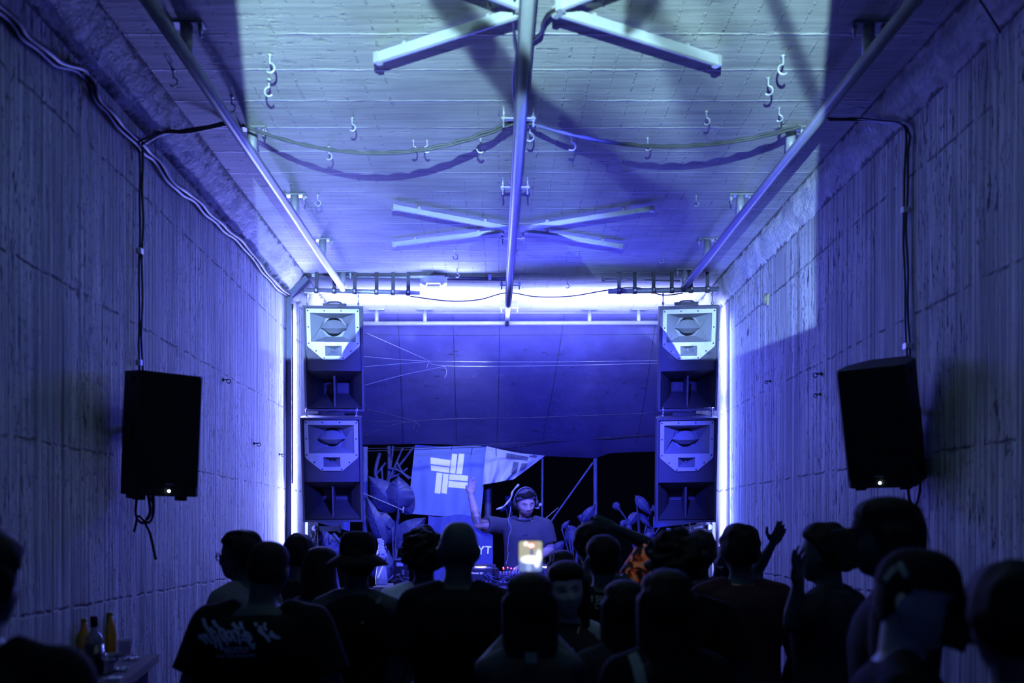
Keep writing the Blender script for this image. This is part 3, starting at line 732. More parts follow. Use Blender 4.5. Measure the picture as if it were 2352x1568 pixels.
# small fittings on the walls
def wall_eye(label, px, py, x, s=1.):
    s *= .62
    p = on_x(px, py, x); sg = 1 if x < 0 else -1; mb = MB()
    mb.lathe([(.018 * s, 0), (.018 * s, .008), (.007 * s, .010), (.007 * s, .04)], p, (sg, 0, 0), 10)
    c = p + Vector((sg * .055 * s, 0, -.012 * s)); mb.tube([c + Vector((.02 * s * math.cos(a), .006, .02 * s * math.sin(a))) for a in [2 * PI * i / 12 for i in range(12)]], .005 * s, 6, closed=True)
    single(mb.build('wall_eyelet', M['strap']), label, 'eyelet')
wall_eye('dark eyelet on the left wall at the upper right of the box speaker', 512, 872, XL, 1.2)
wall_eye('small dark eyelet on the left wall halfway between the speakers', 583, 1018, XL, 1.2)
wall_eye('thin dark eyelet on the left wall close to the corner duct', 641, 1043, XL, 1.)
wall_eye('dark eyelet on the right wall at the upper left of the box speaker', 1887, 858, XR, 1.2)
wall_eye('dark peg on the right wall just below the upper eyelet', 1885, 905, XR, 1.)
wall_eye('small dark peg on the right wall beside the stage speakers', 1770, 875, XR, 1.)
mb = MB(); p = on_x(1757, 687, XR - .02); mb.box(p + Vector((.012, 0, 0)), (.016, .10, .09), Euler((.3, 0, 0)).to_matrix()); mb.tube([p + Vector((.0, .028 * math.cos(a), .028 * math.sin(a))) for a in [2 * PI * i / 14 for i in range(14)]], .012, 6, closed=True)
single(mb.build('wall_plate', M['yellow']), 'yellowish square fixing plate high on the right wall', 'plate')
# ================================================================ TARP AND WHAT HANGS FROM IT
def tarp_pt(u, v):
    """u across, v from the ceiling lip (0) to the drooping lower edge (1)"""
    top = (-1.95 + 4.15 * u, 11.17, ZC + 2.425)
    px = 640 + 1010 * u
    low = [(640, 1022), (830, 1022), (950, 1019), (1100, 1022), (1240, 1047), (1367, 1052), (1400, 1040), (1510, 1036), (1650, 1030)]
    for (xa, ya), (xb, yb) in zip(low, low[1:]):
        if xa <= px <= xb: py = ya + (yb - ya) * (px - xa) / (xb - xa)
    b = at(px, py, 13.25)
    w = .03 * math.sin(u * 17) * v + .02 * math.sin(u * 41 + v * 3) * v + .05 * math.sin(PI * v) * math.sin(u * 9)
    s = -.06 * math.sin(PI * v)
    return (top[0] + (b.x - top[0]) * v, top[1] + (b.y - top[1]) * v + w, top[2] + (b.z - top[2]) * v + s)
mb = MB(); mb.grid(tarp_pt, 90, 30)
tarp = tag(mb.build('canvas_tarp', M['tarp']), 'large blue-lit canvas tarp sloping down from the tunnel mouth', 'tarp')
tb = bvh_of(tarp)
mb = MB(); polys = [stroke([(a, 722), ((a + b) / 2 + 1, 880), (b, 1018)], 1.5) for a, b in ((914, 927), (1040, 1049), (1148, 1141), (1297, 1245), (1508, 1462))]
polys.append(stroke([(832, 768), (1000, 770), (1250, 769), (1510, 767)], 1.5))
decal('seam', polys, tb, M['seam'], tarp, .006)
rr = random.Random(3); polys = []
for i in range(30):
    x, y = rr.uniform(850, 1500), rr.uniform(800, 1010); w, h = rr.uniform(4, 15), rr.uniform(.8, 2.6)
    n = 10; vs = [(x + w / 2 * math.cos(2 * PI * k / n) * (1 + .2 * math.sin(3 * k + i)), y + h / 2 * math.sin(2 * PI * k / n)) for k in range(n)]; polys.append((vs, [tuple(range(n))]))
decal('stain', polys, tb, M['seam'], tarp, .006)
polys = []
for x0, x1, w in ((930, 948, 6), (1010, 1030, 9), (1270, 1245, 13), (1305, 1285, 10), (1130, 1128, 7)): polys.append(stroke([(x0, 900), ((x0 + x1) / 2, 960), (x1, 1012)], [w * .4, w]))
def rope(label, pts, D, r=.006, m='rope'):
    mb = MB()
    for q in pts: mb.tube(smooth_path([at(x, y, d if isinstance(d, (int, float)) and d else D) for x, y, *rest in q for d in [rest[0] if rest else D]], 6), r, 6)
    single(mb.build('rope', M[m]), label, 'rope')
rope('upper pale rope pair stretched across the tarp', [[(832, 818), (985, 829), (1240, 831), (1512, 828)], [(843, 765), (985, 828)], [(833, 842), (985, 830)], [(985, 830), (980, 845)]], 11.05, .0026)
rope('lower pale rope stretched across the tarp below the first', [[(985, 829), (1022, 840), (1240, 840), (1512, 834)], [(836, 885), (930, 860), (1022, 841)], [(1022, 841), (1026, 855), (1021, 870)]], 11.05, .0026)
rope('dark rope bunch knotted on the left of the tarp low down', [[(832, 1002), (955, 967), (1250, 958), (1512, 948)], [(832, 968), (955, 968)], [(835, 938), (955, 967)], [(955, 968), (948, 988)], [(955, 968), (963, 980), (955, 992)]], 11.15, .006, 'darkrope')
rope('dark rope along the lower edge of the tarp above the banners', [[(832, 1030), (1000, 1026), (1250, 1014), (1512, 997)], [(832, 1036), (950, 1032), (1110, 1026)], [(1040, 1022), (1036, 1034)], [(1085, 1026), (1082, 1044)], [(1139, 1025), (1140, 1048)]], 12.9, .006, 'darkrope')
# ---------------------------------------------------------------- banners
def banner(name, label, c, D, m, fold, nu=40, nv=30, cat_='banner'):
    """c: four pixel corners, top-left first, clockwise"""
    a, b, cc, d = [at(x, y, D) for x, y in c]
    def fn(u, v):
        p = (a * (1 - u) + b * u) * (1 - v) + (d * (1 - u) + cc * u) * v
        return p + Vector((0, fold * (math.sin(u * 13 + v * 2.2) * (.3 + v) + .6 * math.sin(u * 29 - v * 4) * v), -.02 * math.sin(PI * u) * (1 - v)))
    mb = MB(); mb.grid(fn, nu, nv)
    return tag(mb.build(name, m), label, cat_)
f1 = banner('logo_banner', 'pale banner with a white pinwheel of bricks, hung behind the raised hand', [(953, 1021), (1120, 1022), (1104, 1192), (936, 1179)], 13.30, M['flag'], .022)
b1 = bvh_of(f1)
Z = lambda x, y: (830 + x * .17219, 1010 + y * .17219)
bricks = [[(925, 232), (1190, 270), (1180, 355), (922, 320)], [(924, 337), (1176, 370), (1170, 440), (932, 408)],
          [(1210, 182), (1278, 190), (1252, 450), (1182, 442)], [(1302, 182), (1374, 186), (1343, 458), (1265, 450)],
          [(1178, 455), (1424, 478), (1416, 550), (1170, 532)], [(1164, 545), (1420, 570), (1408, 652), (1160, 630)],
          [(1005, 434), (1082, 446), (1052, 718), (976, 706)], [(1094, 448), (1166, 455), (1138, 720), (1068, 706)]]
decal('brick_emblem', [quad_grid([Z(*q) for q in br], 8, 4) for br in bricks], b1, M['print'], f1, .008)
f2 = banner('draped_banner', 'white banner with dark speckled brick print, gathered under the tarp edge', [(1117, 1024), (1252, 1046), (1180, 1100), (1108, 1113)], 13.22, M['flagwhite'], .03)
b2 = bvh_of(f2)
dark = [[(1945, 100), (2240, 150), (2230, 195), (1940, 150)], [(1935, 175), (2225, 225), (2215, 275), (1930, 245)], [(2255, 150), (2370, 175), (2330, 240), (2245, 225)], [(2030, 290), (2105, 300), (2070, 440), (1990, 480)], [(2140, 310), (2220, 310), (2180, 380), (2100, 420)]]
decal('brick_print', [quad_grid([Z(*q) for q in br], 8, 4) for br in dark], b2, M['printdark'], f2, .008)
f3 = banner('lettered_banner', 'lower blue banner with white letters behind the performer', [(990, 1187), (1105, 1180), (1131, 1225), (1122, 1310)], 12.2, M['flagmid'], .012)
a3 = [(985, 1186), (1090, 1183), (1104, 1216), (1129, 1222), (1131, 1240), (1124, 1312), (975, 1312)]
def poly_sheet(pts, D): return [at(x, y, D) for x, y in pts]
bpy.data.objects.remove(f3)
mb = MB(); mb.grid(lambda u, v: at(984 - 8 * v + u * ((1104 if v < .1 else 1132) - 984 + 8 * v) , 1184 + 330 * v + (3 * math.sin(u * 8)), 12.2 + .02 * math.sin(u * 16 + v * 5)), 40, 32)
f3 = tag(mb.build('lettered_banner', M['flagmid']), 'lower blue banner with white letters, behind the performer', 'banner'); b3 = bvh_of(f3)
decal('lettering', [text_polys('Y', 1097, 1272, 19, 16, R_(2)), text_polys('T', 1113.5, 1270.5, 17.5, 14, R_(4))], b3, M['print'], f3, .006)
mb = MB(); mb.grid(lambda u, v: at(1015 + 14 * v + 6 * u * v, 1195 + 22 * v, 12.15), 4, 4); 
mb = MB(); mb.tube(smooth_path([at(1192, 1112, 12.9), at(1178, 1128, 12.9), at(1172, 1146, 12.9), at(1155, 1164, 12.9), at(1140, 1169, 12.9)], 6), [.012 + .004 * math.sin(i) for i in range(25)], 8)
single(mb.build('cloth_strip', M['flagwhite']), 'white cloth strip curling down from the draped banner', 'strip')
# poles
def pole(label, pts, r, m='bamboo', nodes=True):
    P = [at(*q) for q in pts]
    if pts[-1][1] >= 1330: P[-1].z = 0.
    mb = MB(); L = (P[-1] - P[0]).length; n = max(2, int(L / .05)); Q = [P[0].lerp(P[-1], i / n) for i in range(n + 1)]
    mb.tube(Q, [r * (1.14 if nodes and i % 6 == 0 else 1) for i in range(n + 1)], 10); single(mb.build('pole', M[m]), label, 'pole')
pole('slim upright pole holding the tarp, just right of the performer', [(1246, 1047, 13.25), (1243, 1330, 13.25)], .015)
pole('thick upright bamboo pole holding the tarp corner, in the middle of the dark opening', [(1367, 1052, 13.3), (1369, 1330, 13.3)], .027)
pole('slanted thin pole leaning from the tarp corner down to the left', [(1362, 1062, 13.1), (1255, 1212, 13.1)], .013, 'bamboo', False)
pole('pale bamboo pole beside the lower left hung speaker', [(838, 1026, 12.6), (840, 1330, 12.6)], .036)
pole('dark upright post behind the pale banner', [(1121, 1105, 13.6), (1119, 1330, 13.6)], .05, 'duct', False)
mb = MB(); mb.tube([at(831, 1131, 12.4), at(928, 1172, 12.4)], .008, 6); mb.tube([at(927, 1163, 12.4), at(925, 1178, 12.4)], .012, 6)
single(mb.build('guy_line', M['rope']), 'pale guy line slanting from the bamboo pole to the banner corner', 'rope')
mb = MB(); mb.tube([at(1214, 1225, 13), at(1282, 1165, 13)], .006, 6); single(mb.build('guy_line', M['rope']), 'thin line rising right from behind the performer', 'rope')
mb = MB(); mb.tube([at(1244, 1157, 13.1), at(1234, 1163, 13.1)], .02, 8); mb.ell(at(1233, 1164, 13.1), (.03, .03, .03)); mb.tube([at(1234, 1163, 13.1), at(1238, 1168, 13.1)], .012, 6)
single(mb.build('pole_clamp', M['horn']), 'small pale clamp on the slim upright pole', 'clamp')
# ---------------------------------------------------------------- plants
def leaf(parent, base, tip, w, D, bend=.12, turn=.0, m='leaf'):
    B, T = at(*base, D), at(*tip, D + turn); ax = T - B; L = ax.length; k = FPX / D; wd = w / k / 2
    u = ax.normalized(); side = u.cross(Vector((0, -1, 0))).normalized(); nrm = side.cross(u).normalized()
    def prof(t): return (math.sin(PI * min(1, t * 1.02) ** .72) ** .85) if t < 1 else 0
    def fn(a, t):
        s = a * 2 - 1
        ripple = .05 * wd * math.sin(t * 26) * abs(s)
        return B + ax * t + side * (s * wd * max(prof(t), .01)) + nrm * (-abs(s) ** 1.5 * wd * .35 + bend * L * math.sin(PI * t) + ripple)
    mb = MB(); mb.grid(fn, 10, 16); lf = mb.build('leaf', M[m], parent)
    v = MB(); v.tube([B + ax * t + nrm * (bend * L * math.sin(PI * t) + .004) for t in [i / 12 for i in range(13)]], [.007 - .005 * i / 12 for i in range(13)], 5)
    for t in (.2, .32, .44, .56, .68, .8):
        for s in (-1, 1):
            t2 = min(.98, t + .13); p0 = B + ax * t + nrm * (bend * L * math.sin(PI * t) + .003); q = prof(t2) * .9
            p1 = B + ax * t2 + side * (s * wd * q) + nrm * (-abs(q) ** 1.5 * wd * .35 + bend * L * math.sin(PI * t2) + .003); v.tube([p0, p0.lerp(p1, .5), p1], [.0035, .0028, .0015], 4)
    v.build('vein', M['vein'], lf)
def plant(label, root, D, leaves, stem_r=.012, grp=None):
    b = at(*root, D); b.z = 0
    t = thing('broad_leaf_plant', label, 'plant', b, group=grp)
    for i, (base, tip, w, *o) in enumerate(leaves):
        dd = D + (i % 4) * .06 - .1; leaf(t, base, tip, w, dd, *o)
        mb = MB(); p = at(*base, dd); q = Vector((b.x + (p.x - b.x) * .25, b.y, max(.4, p.z - .5))); mb.tube(smooth_path([b + Vector((0, 0, .0)), q, p], 5), stem_r, 6); mb.build('stem', M['stalk'], t)
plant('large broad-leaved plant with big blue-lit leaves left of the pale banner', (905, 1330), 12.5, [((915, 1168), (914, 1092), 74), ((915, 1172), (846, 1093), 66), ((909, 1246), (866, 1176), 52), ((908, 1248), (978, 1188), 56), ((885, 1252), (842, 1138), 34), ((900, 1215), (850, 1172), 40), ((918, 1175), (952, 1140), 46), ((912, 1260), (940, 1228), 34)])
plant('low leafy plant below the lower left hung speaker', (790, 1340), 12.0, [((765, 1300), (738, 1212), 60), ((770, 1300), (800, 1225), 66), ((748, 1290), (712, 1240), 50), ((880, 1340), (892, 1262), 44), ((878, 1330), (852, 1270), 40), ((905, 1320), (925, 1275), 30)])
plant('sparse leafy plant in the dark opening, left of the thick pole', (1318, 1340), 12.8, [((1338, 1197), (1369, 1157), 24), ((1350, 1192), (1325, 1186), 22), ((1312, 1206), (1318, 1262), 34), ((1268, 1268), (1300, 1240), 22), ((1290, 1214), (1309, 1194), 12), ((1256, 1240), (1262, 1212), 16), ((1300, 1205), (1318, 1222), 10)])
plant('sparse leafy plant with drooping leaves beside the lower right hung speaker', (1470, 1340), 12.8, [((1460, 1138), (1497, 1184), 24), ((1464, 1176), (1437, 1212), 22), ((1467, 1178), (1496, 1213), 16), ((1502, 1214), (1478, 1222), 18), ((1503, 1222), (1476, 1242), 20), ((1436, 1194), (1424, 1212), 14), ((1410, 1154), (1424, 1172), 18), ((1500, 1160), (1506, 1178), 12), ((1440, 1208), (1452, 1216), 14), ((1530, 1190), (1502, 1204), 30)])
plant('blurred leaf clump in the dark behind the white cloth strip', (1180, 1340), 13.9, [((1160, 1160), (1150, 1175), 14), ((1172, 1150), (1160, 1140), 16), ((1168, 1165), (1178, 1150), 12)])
t = thing('palm_stalks', 'bundle of pale palm stalks fanning up below the tarp on the left', 'plant', at(888, 1330, 13.0))
sk = [[(872, 1040), (862, 1085), (872, 1110)], [(893, 1024), (893, 1090), (884, 1140)], [(903, 1024), (895, 1085), (882, 1130)], [(925, 1028), (905, 1075), (888, 1112)], [(950, 1026), (920, 1066), (890, 1105)], [(876, 1072), (878, 1100), (874, 1125)], [(940, 1100), (915, 1080), (890, 1075)], [(936, 1075), (918, 1088), (890, 1100)], [(886, 1062), (868, 1085), (862, 1092)], [(912, 1062), (925, 1085), (944, 1098)], [(884, 1140), (888, 1230), (888, 1320), (889, 1512)], [(930, 1052), (912, 1072), (898, 1078)]]
for i, q in enumerate(sk):
    mb = MB(); mb.tube(smooth_path([at(x, y, 13.0 + .05 * (i % 3)) for x, y in q], 6), .026 if i in (0, 1, 10) else .015, 7); mb.build('stalk', M['stalk'], t)
# trampled stems and pale things below the left speaker
t = thing('cut_stalks', 'heap of pale cut stalks below the lower left hung speaker', 'stalks', at(765, 1330, 12.0))
for i, q in enumerate([[(752, 1222), (738, 1255)], [(765, 1225), (782, 1245)], [(742, 1236), (728, 1242)], [(790, 1275), (766, 1292)], [(760, 1228), (757, 1250)], [(775, 1240), (768, 1252)], [(748, 1262), (733, 1285)]]):
    mb = MB(); mb.tube([at(x, y, 11.8 + .05 * (i % 3)) for x, y in q], .02, 7); mb.build('stalk', M['bamboo'], t)
mb = MB(); mb.grid(lambda u, v: at(722 + 82 * u, 1192 + (6 + 18 * u) * v + 4 * u, 10.6 + .02 * math.sin(u * 9)), 14, 4)
single(mb.build('cloth_sheet', M['flagmid']), 'grey cloth strip under the lower left hung speaker', 'cloth')
t = thing('support_bar', 'flat metal bar with clamp under the lower left hung speaker', 'bar', at(752, 1214, 9.9))
mb = MB(); mb.box(at(754, 1214, 9.9), (.21, .03, .052)); mb.build('bar', M['duct'], t)
mb = MB(); mb.lathe([(.03, -.03), (.03, .03)], at(724, 1213, 9.88), (0, 1, 0), 12); mb.ell(at(724, 1208, 9.84), (.012, .012, .012)); mb.ell(at(724, 1217, 9.84), (.012, .012, .012)); mb.build('clamp', M['tube'], t)
mb = MB(); mb.box(at(780, 1214, 9.9), (.02, .05, .075)); mb.build('end_plate', M['duct'], t)
mb = MB(); q = at(705, 1196, 9.9); mb.box((q.x, q.y, (q.z + STAGE) / 2), (.03, .03, q.z - STAGE)); mb.build('post', M['duct'], t)
for i, (a, b) in enumerate(((714, 722), (722, 716), (727, 720), (731, 724), (718, 728))):
    mb = MB(); mb.tube(smooth_path([at(a, 1218, 9.86), at((a + b) / 2 + 3 * (-1) ** i, 1240, 9.86), at(b, 1275, 9.86)], 5), .006, 5); mb.build('cable', M['cable'], t)
t = thing('support_bar', 'slanted metal bar with stickers under the lower right hung speaker', 'bar', at(1590, 1210, 9.9))
a, b = at(1566, 1218, 9.9), at(1630, 1204, 9.9); d = b - a
mb = MB(); mb.box((a + b) / 2, (d.length, .03, .06), Matrix.Rotation(-math.atan2(d.z, d.x), 3, 'Y')); mb.build('bar', M['duct'], t)
mb = MB(); mb.box(at(1604, 1211, 9.86), (.09, .006, .02), Matrix.Rotation(-.18, 3, 'Y')); mb.build('sticker', M['horn'], t)
mb = MB(); mb.lathe([(.03, -.03), (.03, .03)], at(1628, 1210, 9.88), (0, 1, 0), 12); mb.build('clamp', M['tube'], t)
mb = MB(); mb.box(at(1569, 1214, 9.9), (.02, .05, .07)); mb.build('end_plate', M['strap'], t)
mb = MB(); q = at(1639, 1196, 9.9); mb.box((q.x, q.y, q.z / 2), (.03, .03, q.z)); mb.build('post', M['duct'], t)
mb = MB(); mb.grid(lambda u, v: at(1500 + 125 * u, 1186 + (26 - 14 * u) * v, 11.6 + .03 * math.sin(u * 7)), 14, 6)
single(mb.build('cloth_sheet', M['flagmid']), 'grey cloth sheet hung under the lower right hung speaker', 'cloth')
pole('pale thick bamboo stub under the lower right hung speaker', [(1536, 1212, 11.4), (1537, 1330, 11.4)], .026)
cable('hanging_cable', 'pale cable drooping under the lower right hung speaker', [at(1581, 1186, 9.8), at(1583, 1200, 9.8), at(1586, 1220, 9.8)], .006, 'rope')
# ================================================================ STAGE TABLE AND GEAR
ZT = 1.20; YT = 8.95
t = thing('stage_table', 'long dark draped table holding the music gear on the stage', 'table', (-.25, YT, STAGE))
mb = MB(); mb.box((-.17, YT, ZT - .022), (1.85, .62, .04)); mb.build('tabletop', M['tabletop'], t)
mb = MB(); mb.grid(lambda u, v: (-1.09 + 1.84 * u, YT - .32 - .012 * math.sin(u * 60) * v, ZT - .03 - (ZT - STAGE - .05) * v), 120, 6); mb.build('cloth', M['darkcloth'], t)
for x in (-1.02, .68):
    for y in (-.25, .25):
        mb = MB(); mb.box((x, YT + y, (ZT + STAGE - .04) / 2), (.04, .04, ZT - STAGE - .044)); mb.build('leg', M['duct'], t)
def player(label, px, w):
    p = at(px, 1320, YT - .05); t = thing('media_player', label, 'media player', (p.x, YT - .02, ZT))
    mb = MB(); mb.box((p.x, YT - .02, ZT + .075), (w, .36, .15)); mb.box((p.x, YT + .1, ZT + .165), (w * .9, .12, .03)); mb.build('body', M['gear'], t)
    mb = MB(); mb.lathe([(.10, 0), (.10, .008), (.085, .012)], (p.x, YT - .03, ZT + .15), (0, 0, 1), 24); j = mb.build('jog_wheel', M['knob'], t)
    mb = MB(); mb.lathe([(.05, 0), (.05, .004)], (p.x, YT - .08, ZT + .163), (0, 0, 1), 20); mb.build('light_ring', M['warmled'], j)
    mb = MB()
    for k in range(6): mb.box((p.x - w * .3 + k * w * .12, YT - .203, ZT + .04), (.014, .008, .014))
    mb.build('socket', M['knob'], t)
    return t
p1 = player('black media player on the table left of the mixer, with a bright glint on top', 1104, .30)
p2 = player('black media player on the table right of the mixer, behind the phone', 1258, .30)
tx = MB()
def flat_text(s, x, y, z, h, parent, m, flip=False):
    vs, fs = text_polys(s, 0, 0, h, shear=.25); w = max(v[0] for v in vs); q = MB()
    q.add([(x + (vx - w / 2), y, z - vy) for vx, vy in vs], fs); q.build('lettering', M[m], parent)
xa = at(1104, 1304, YT).x; flat_text('Pioneer DJ', xa - .03, YT - .202, ZT + .108, .016, p1, 'print')
xb = at(1258, 1304, YT).x; flat_text('Pioneer DJ', xb + .03, YT - .202, ZT + .108, .016, p2, 'print')
c = at(1177, 1315, YT); t = thing('dj_mixer', 'black mixer with red lit buttons between the two media players', 'mixer', (c.x, YT, ZT))
mb = MB(); mb.box((c.x, YT - .02, ZT + .05), (.25, .36, .10)); mb.build('body', M['gear'], t)
for i in range(9):
    mb = MB(); mb.lathe([(.011, 0), (.009, .028)], (c.x - .108 + .027 * i, YT - .16 + .02 * (i % 2), ZT + .10), (0, 0, 1), 10); mb.build('knob', M['knob'], t)
for px, py in ((1156, 1303), (1156.5, 1306), (1166, 1303), (1174, 1305), (1182, 1305)):
    mb = MB(); q = at(px, py, YT - .205); mb.ell(q, (.007, .005, .007), seg=8, rings=6); mb.build('indicator_light', M['redled'], t)
mb = MB()
for i in range(7): mb.lathe([(.010, 0), (.010, .012)], (c.x - .105 + .035 * i, YT - .2, ZT + .035), (0, -1, 0), 8)
mb.build('socket', M['knob'], t)
cb = [[(1110, 1314), (1120, 1325), (1150, 1336), (1168, 1337)], [(1115, 1322), (1122, 1316), (1128, 1322), (1140, 1326)], [(1145, 1326), (1150, 1320), (1162, 1319), (1174, 1330)], [(1152, 1335), (1158, 1326), (1170, 1322), (1184, 1312)], [(1155, 1334), (1172, 1322), (1185, 1314)], [(1165, 1326), (1176, 1320), (1180, 1334)], [(1168, 1337), (1178, 1330), (1188, 1318)], [(1122, 1320), (1134, 1331)], [(1250, 1310), (1253, 1322), (1255, 1330)]]
for i, q in enumerate(cb):
    mb = MB(); mb.tube(smooth_path([at(x, y, YT - .235 - .01 * (i % 4)) for x, y in q], 6), .0027, 5)
    single(mb.build('patch_cable', M['bluecable']), 'pale patch cable tangled in front of the music gear', 'cable', 'patch cables in front of the music gear')
mb = MB(); mb.grid(lambda u, v: at(1130 + 16 * u - 5 * math.sin(PI * v) * (u - .5), 1306 + 22 * v, YT - .22 - .03 * math.sin(PI * u)), 8, 8); mb.grid(lambda u, v: at(1130 + 16 * u, 1306 + 22 * v, YT - .19), 4, 4)
single(mb.build('headphone_pouch', M['gear']), 'dark soft pouch standing among the cables in front of the mixer', 'pouch')
# power box with sticker and sockets
p = at(919, 1316, 8.9); t = thing('equipment_box', 'upright black equipment box with a white sticker and sockets, left of the bald head', 'box', (p.x, 8.95, ZT))
x0 = at(903.5, 1316, 8.72).x; x1 = at(934.5, 1316, 8.72).x; zt = at(905, 1287, 8.72).z
mb = MB(); mb.box(((x0 + x1) / 2, 8.82, (ZT + zt) / 2), (x1 - x0, .2, zt - ZT)); mb.build('body', M['gear'], t)
mb = MB(); mb.box(((x0 + x1) / 2 + .01, 8.82, zt + .004), (x1 - x0 + .02, .21, .008)); mb.build('lid', M['duct'], t)
mb = MB(); a, b = at(910.5, 1291.5, 8.715), at(926, 1300, 8.715); mb.box((a + b) / 2, (b.x - a.x, .004, a.z - b.z)); st = mb.build('sticker', M['horn'], t)
mb = MB(); a, b = at(923, 1308, 8.715), at(929, 1320, 8.715); mb.box((a + b) / 2, (b.x - a.x, .006, a.z - b.z)); a = at(913, 1320, 8.715); mb.box(a, (.03, .006, .016)); mb.lathe([(.010, 0), (.012, .012)], at(916, 1319, 8.715), (0, -1, 0), 10); mb.build('socket', M['knob'], t)
for i, q in enumerate([[(916, 1319), (922, 1329), (940, 1338)], [(925, 1325), (932, 1326), (942, 1327)], [(924, 1330), (926, 1338), (940, 1341)], [(905, 1334), (912, 1329), (922, 1331), (938, 1334)]]):
    mb = MB(); mb.tube(smooth_path([at(x, y, 8.66 - .008 * i) for x, y in q], 6), .0034, 5)
    single(mb.build('patch_cable', M['bluecable']), 'pale cable plugged in at the foot of the upright equipment box', 'cable', 'cables at the equipment box')
mb = MB(); q = at(918, 1356, 8.57); mb.box((q.x, q.y, q.z / 2), (.22, .03, q.z)); single(mb.build('white_board', M['horn']), 'pale board propped in front of the table below the equipment box', 'board')
# ================================================================ PEOPLE
NLON, NLAT = 72, 60
def head_grid():
    vs, dirs = [], []
    for j in range(NLAT + 1):
        t = -PI / 2 + PI * j / NLAT
        for i in range(NLON):
            a = 2 * PI * i / NLON; dirs.append((math.cos(t) * math.cos(a), math.cos(t) * math.sin(a), math.sin(t)))
    d = np.array(dirs); p = d * np.array([.077, .098, .121])
    up = np.clip(p[:, 2] / .121, 0, .999); grow = (1 - up ** 2.7) ** (1 / 2.7) / np.sqrt(1 - up ** 2); p[:, 0] *= np.minimum(grow, 1.6); p[:, 1] *= np.minimum(grow, 1.6)
    low = np.clip(-p[:, 2] / .121, 0, 1); front = d[:, 1] > 0
    p[:, 0] *= 1 - .24 * low ** 1.6
    p[:, 1] = np.where(front, p[:, 1] * (1 + .42 * low ** 2), p[:, 1] * (1 - .38 * low))
    x, z = p[:, 0].copy(), p[:, 2].copy()
    fm = np.clip((p[:, 1] - .02) / .04, 0, 1); fm = fm * fm * (3 - 2 * fm)
    g = lambda v, c, s: np.exp(-((v - c) / s) ** 2)
    bridge = np.interp(z, [-.05, -.040, -.030, -.012, .012, .03, .04], [0, .006, .025, .020, .010, .004, 0])
    wid = np.interp(z, [-.04, -.028, .01, .03], [.019, .016, .009, .012])
    dy = bridge * np.exp(-(x / wid) ** 2)
    dy += .006 * g(z, -.035, .008) * g(np.abs(x), .014, .008)
    ex = np.abs(x)
    dy += -.013 * g(ex, .032, .017) * g(z, .006, .014)
    dy += .0065 * g(ex, .032, .012) * g(z, .003, .008)
    dy += .006 * g(ex, .028, .02) * g(z, .028, .008)
    dy += .005 * g(ex, .047, .016) * g(z, -.022, .016)
    dy += -.005 * g(ex, .045, .014) * g(z, -.055, .018)
    dy += .006 * g(z, -.0565, .0055) * g(x, 0, .022) + .0065 * g(z, -.069, .006) * g(x, 0, .019) - .004 * g(z, -.063, .0025) * g(x, 0, .022)
    dy += .010 * g(z, -.098, .016) * g(x, 0, .024)
    p[:, 1] += fm * dy
    fs = [(j * NLON + i, j * NLON + (i + 1) % NLON, (j + 1) * NLON + (i + 1) % NLON, (j + 1) * NLON + i) for j in range(NLAT) for i in range(NLON)]
    return p, fs, d
HP, HF, HD = head_grid()
def add_head(mb, Mh):
    mb.add([Mh @ Vector(q) for q in HP], HF, True)
    for s in (-1, 1):
        R = Mh.to_3x3() @ Euler((.15, 0, s * .35)).to_matrix()
        mb.ell(Mh @ Vector((s * .079, -.008, -.004)), (.011, .021, .033), R, 12, 8)
def add_hand(mb, w, f, n, curl=.4, spread=.10, side=1, s=1.):
    """wrist point, finger direction, palm normal; side: which way the thumb leaves"""
    f = Vector(f).normalized(); n = Vector(n); n = (n - f * n.dot(f)).normalized(); l = f.cross(n) * side
    R = Matrix((l, f, n)).transposed(); w = Vector(w)
    mb.ell(w + f * .048 * s, (.041 * s, .056 * s, .016 * s), R, 14, 10)
    mb.caps(w - f * .02 * s, w + f * .03 * s, .026 * s, .027 * s, 10)
    for i, (o, L) in enumerate(((.030, .072), (.010, .080), (-.011, .075), (-.030, .058))):
        p = w + f * (.088 - .006 * abs(i - 1)) * s + l * o * s; d = (f + l * (spread * (o / .03))).normalized(); a = curl * (.7 + .12 * i); r = .0092 * s
        for k, q in enumerate((.46, .30, .24)):
            ca, sa = math.cos(a * .6 * (k + .4)), math.sin(a * .6 * (k + .4)); dd = (d * ca + n * sa).normalized(); e = p + dd * L * q * s
            mb.caps(p, e, r, r * .92, 8); p, r = e, r * .92
    p = w + f * .026 * s + l * .032 * s; d = (f * .62 + l * .72 + n * .3).normalized(); e = p + d * .042 * s; mb.caps(p, e, .0125 * s, .011 * s, 8)
    d = (f * .85 + l * .35 + n * .35).normalized(); mb.caps(e, e + d * .034 * s, .0108 * s, .009 * s, 8)
TORSO = [(.80, .135, .095, 0), (.90, .165, .112, -.006), (.98, .166, .115, -.006), (1.08, .146, .100, 0), (1.20, .155, .108, 0), (1.31, .172, .116, -.004), (1.38, .170, .106, -.010), (1.425, .140, .088, -.014), (1.46, .095, .070, -.014), (1.485, .06, .055, -.008)]
PEOPLE = {}
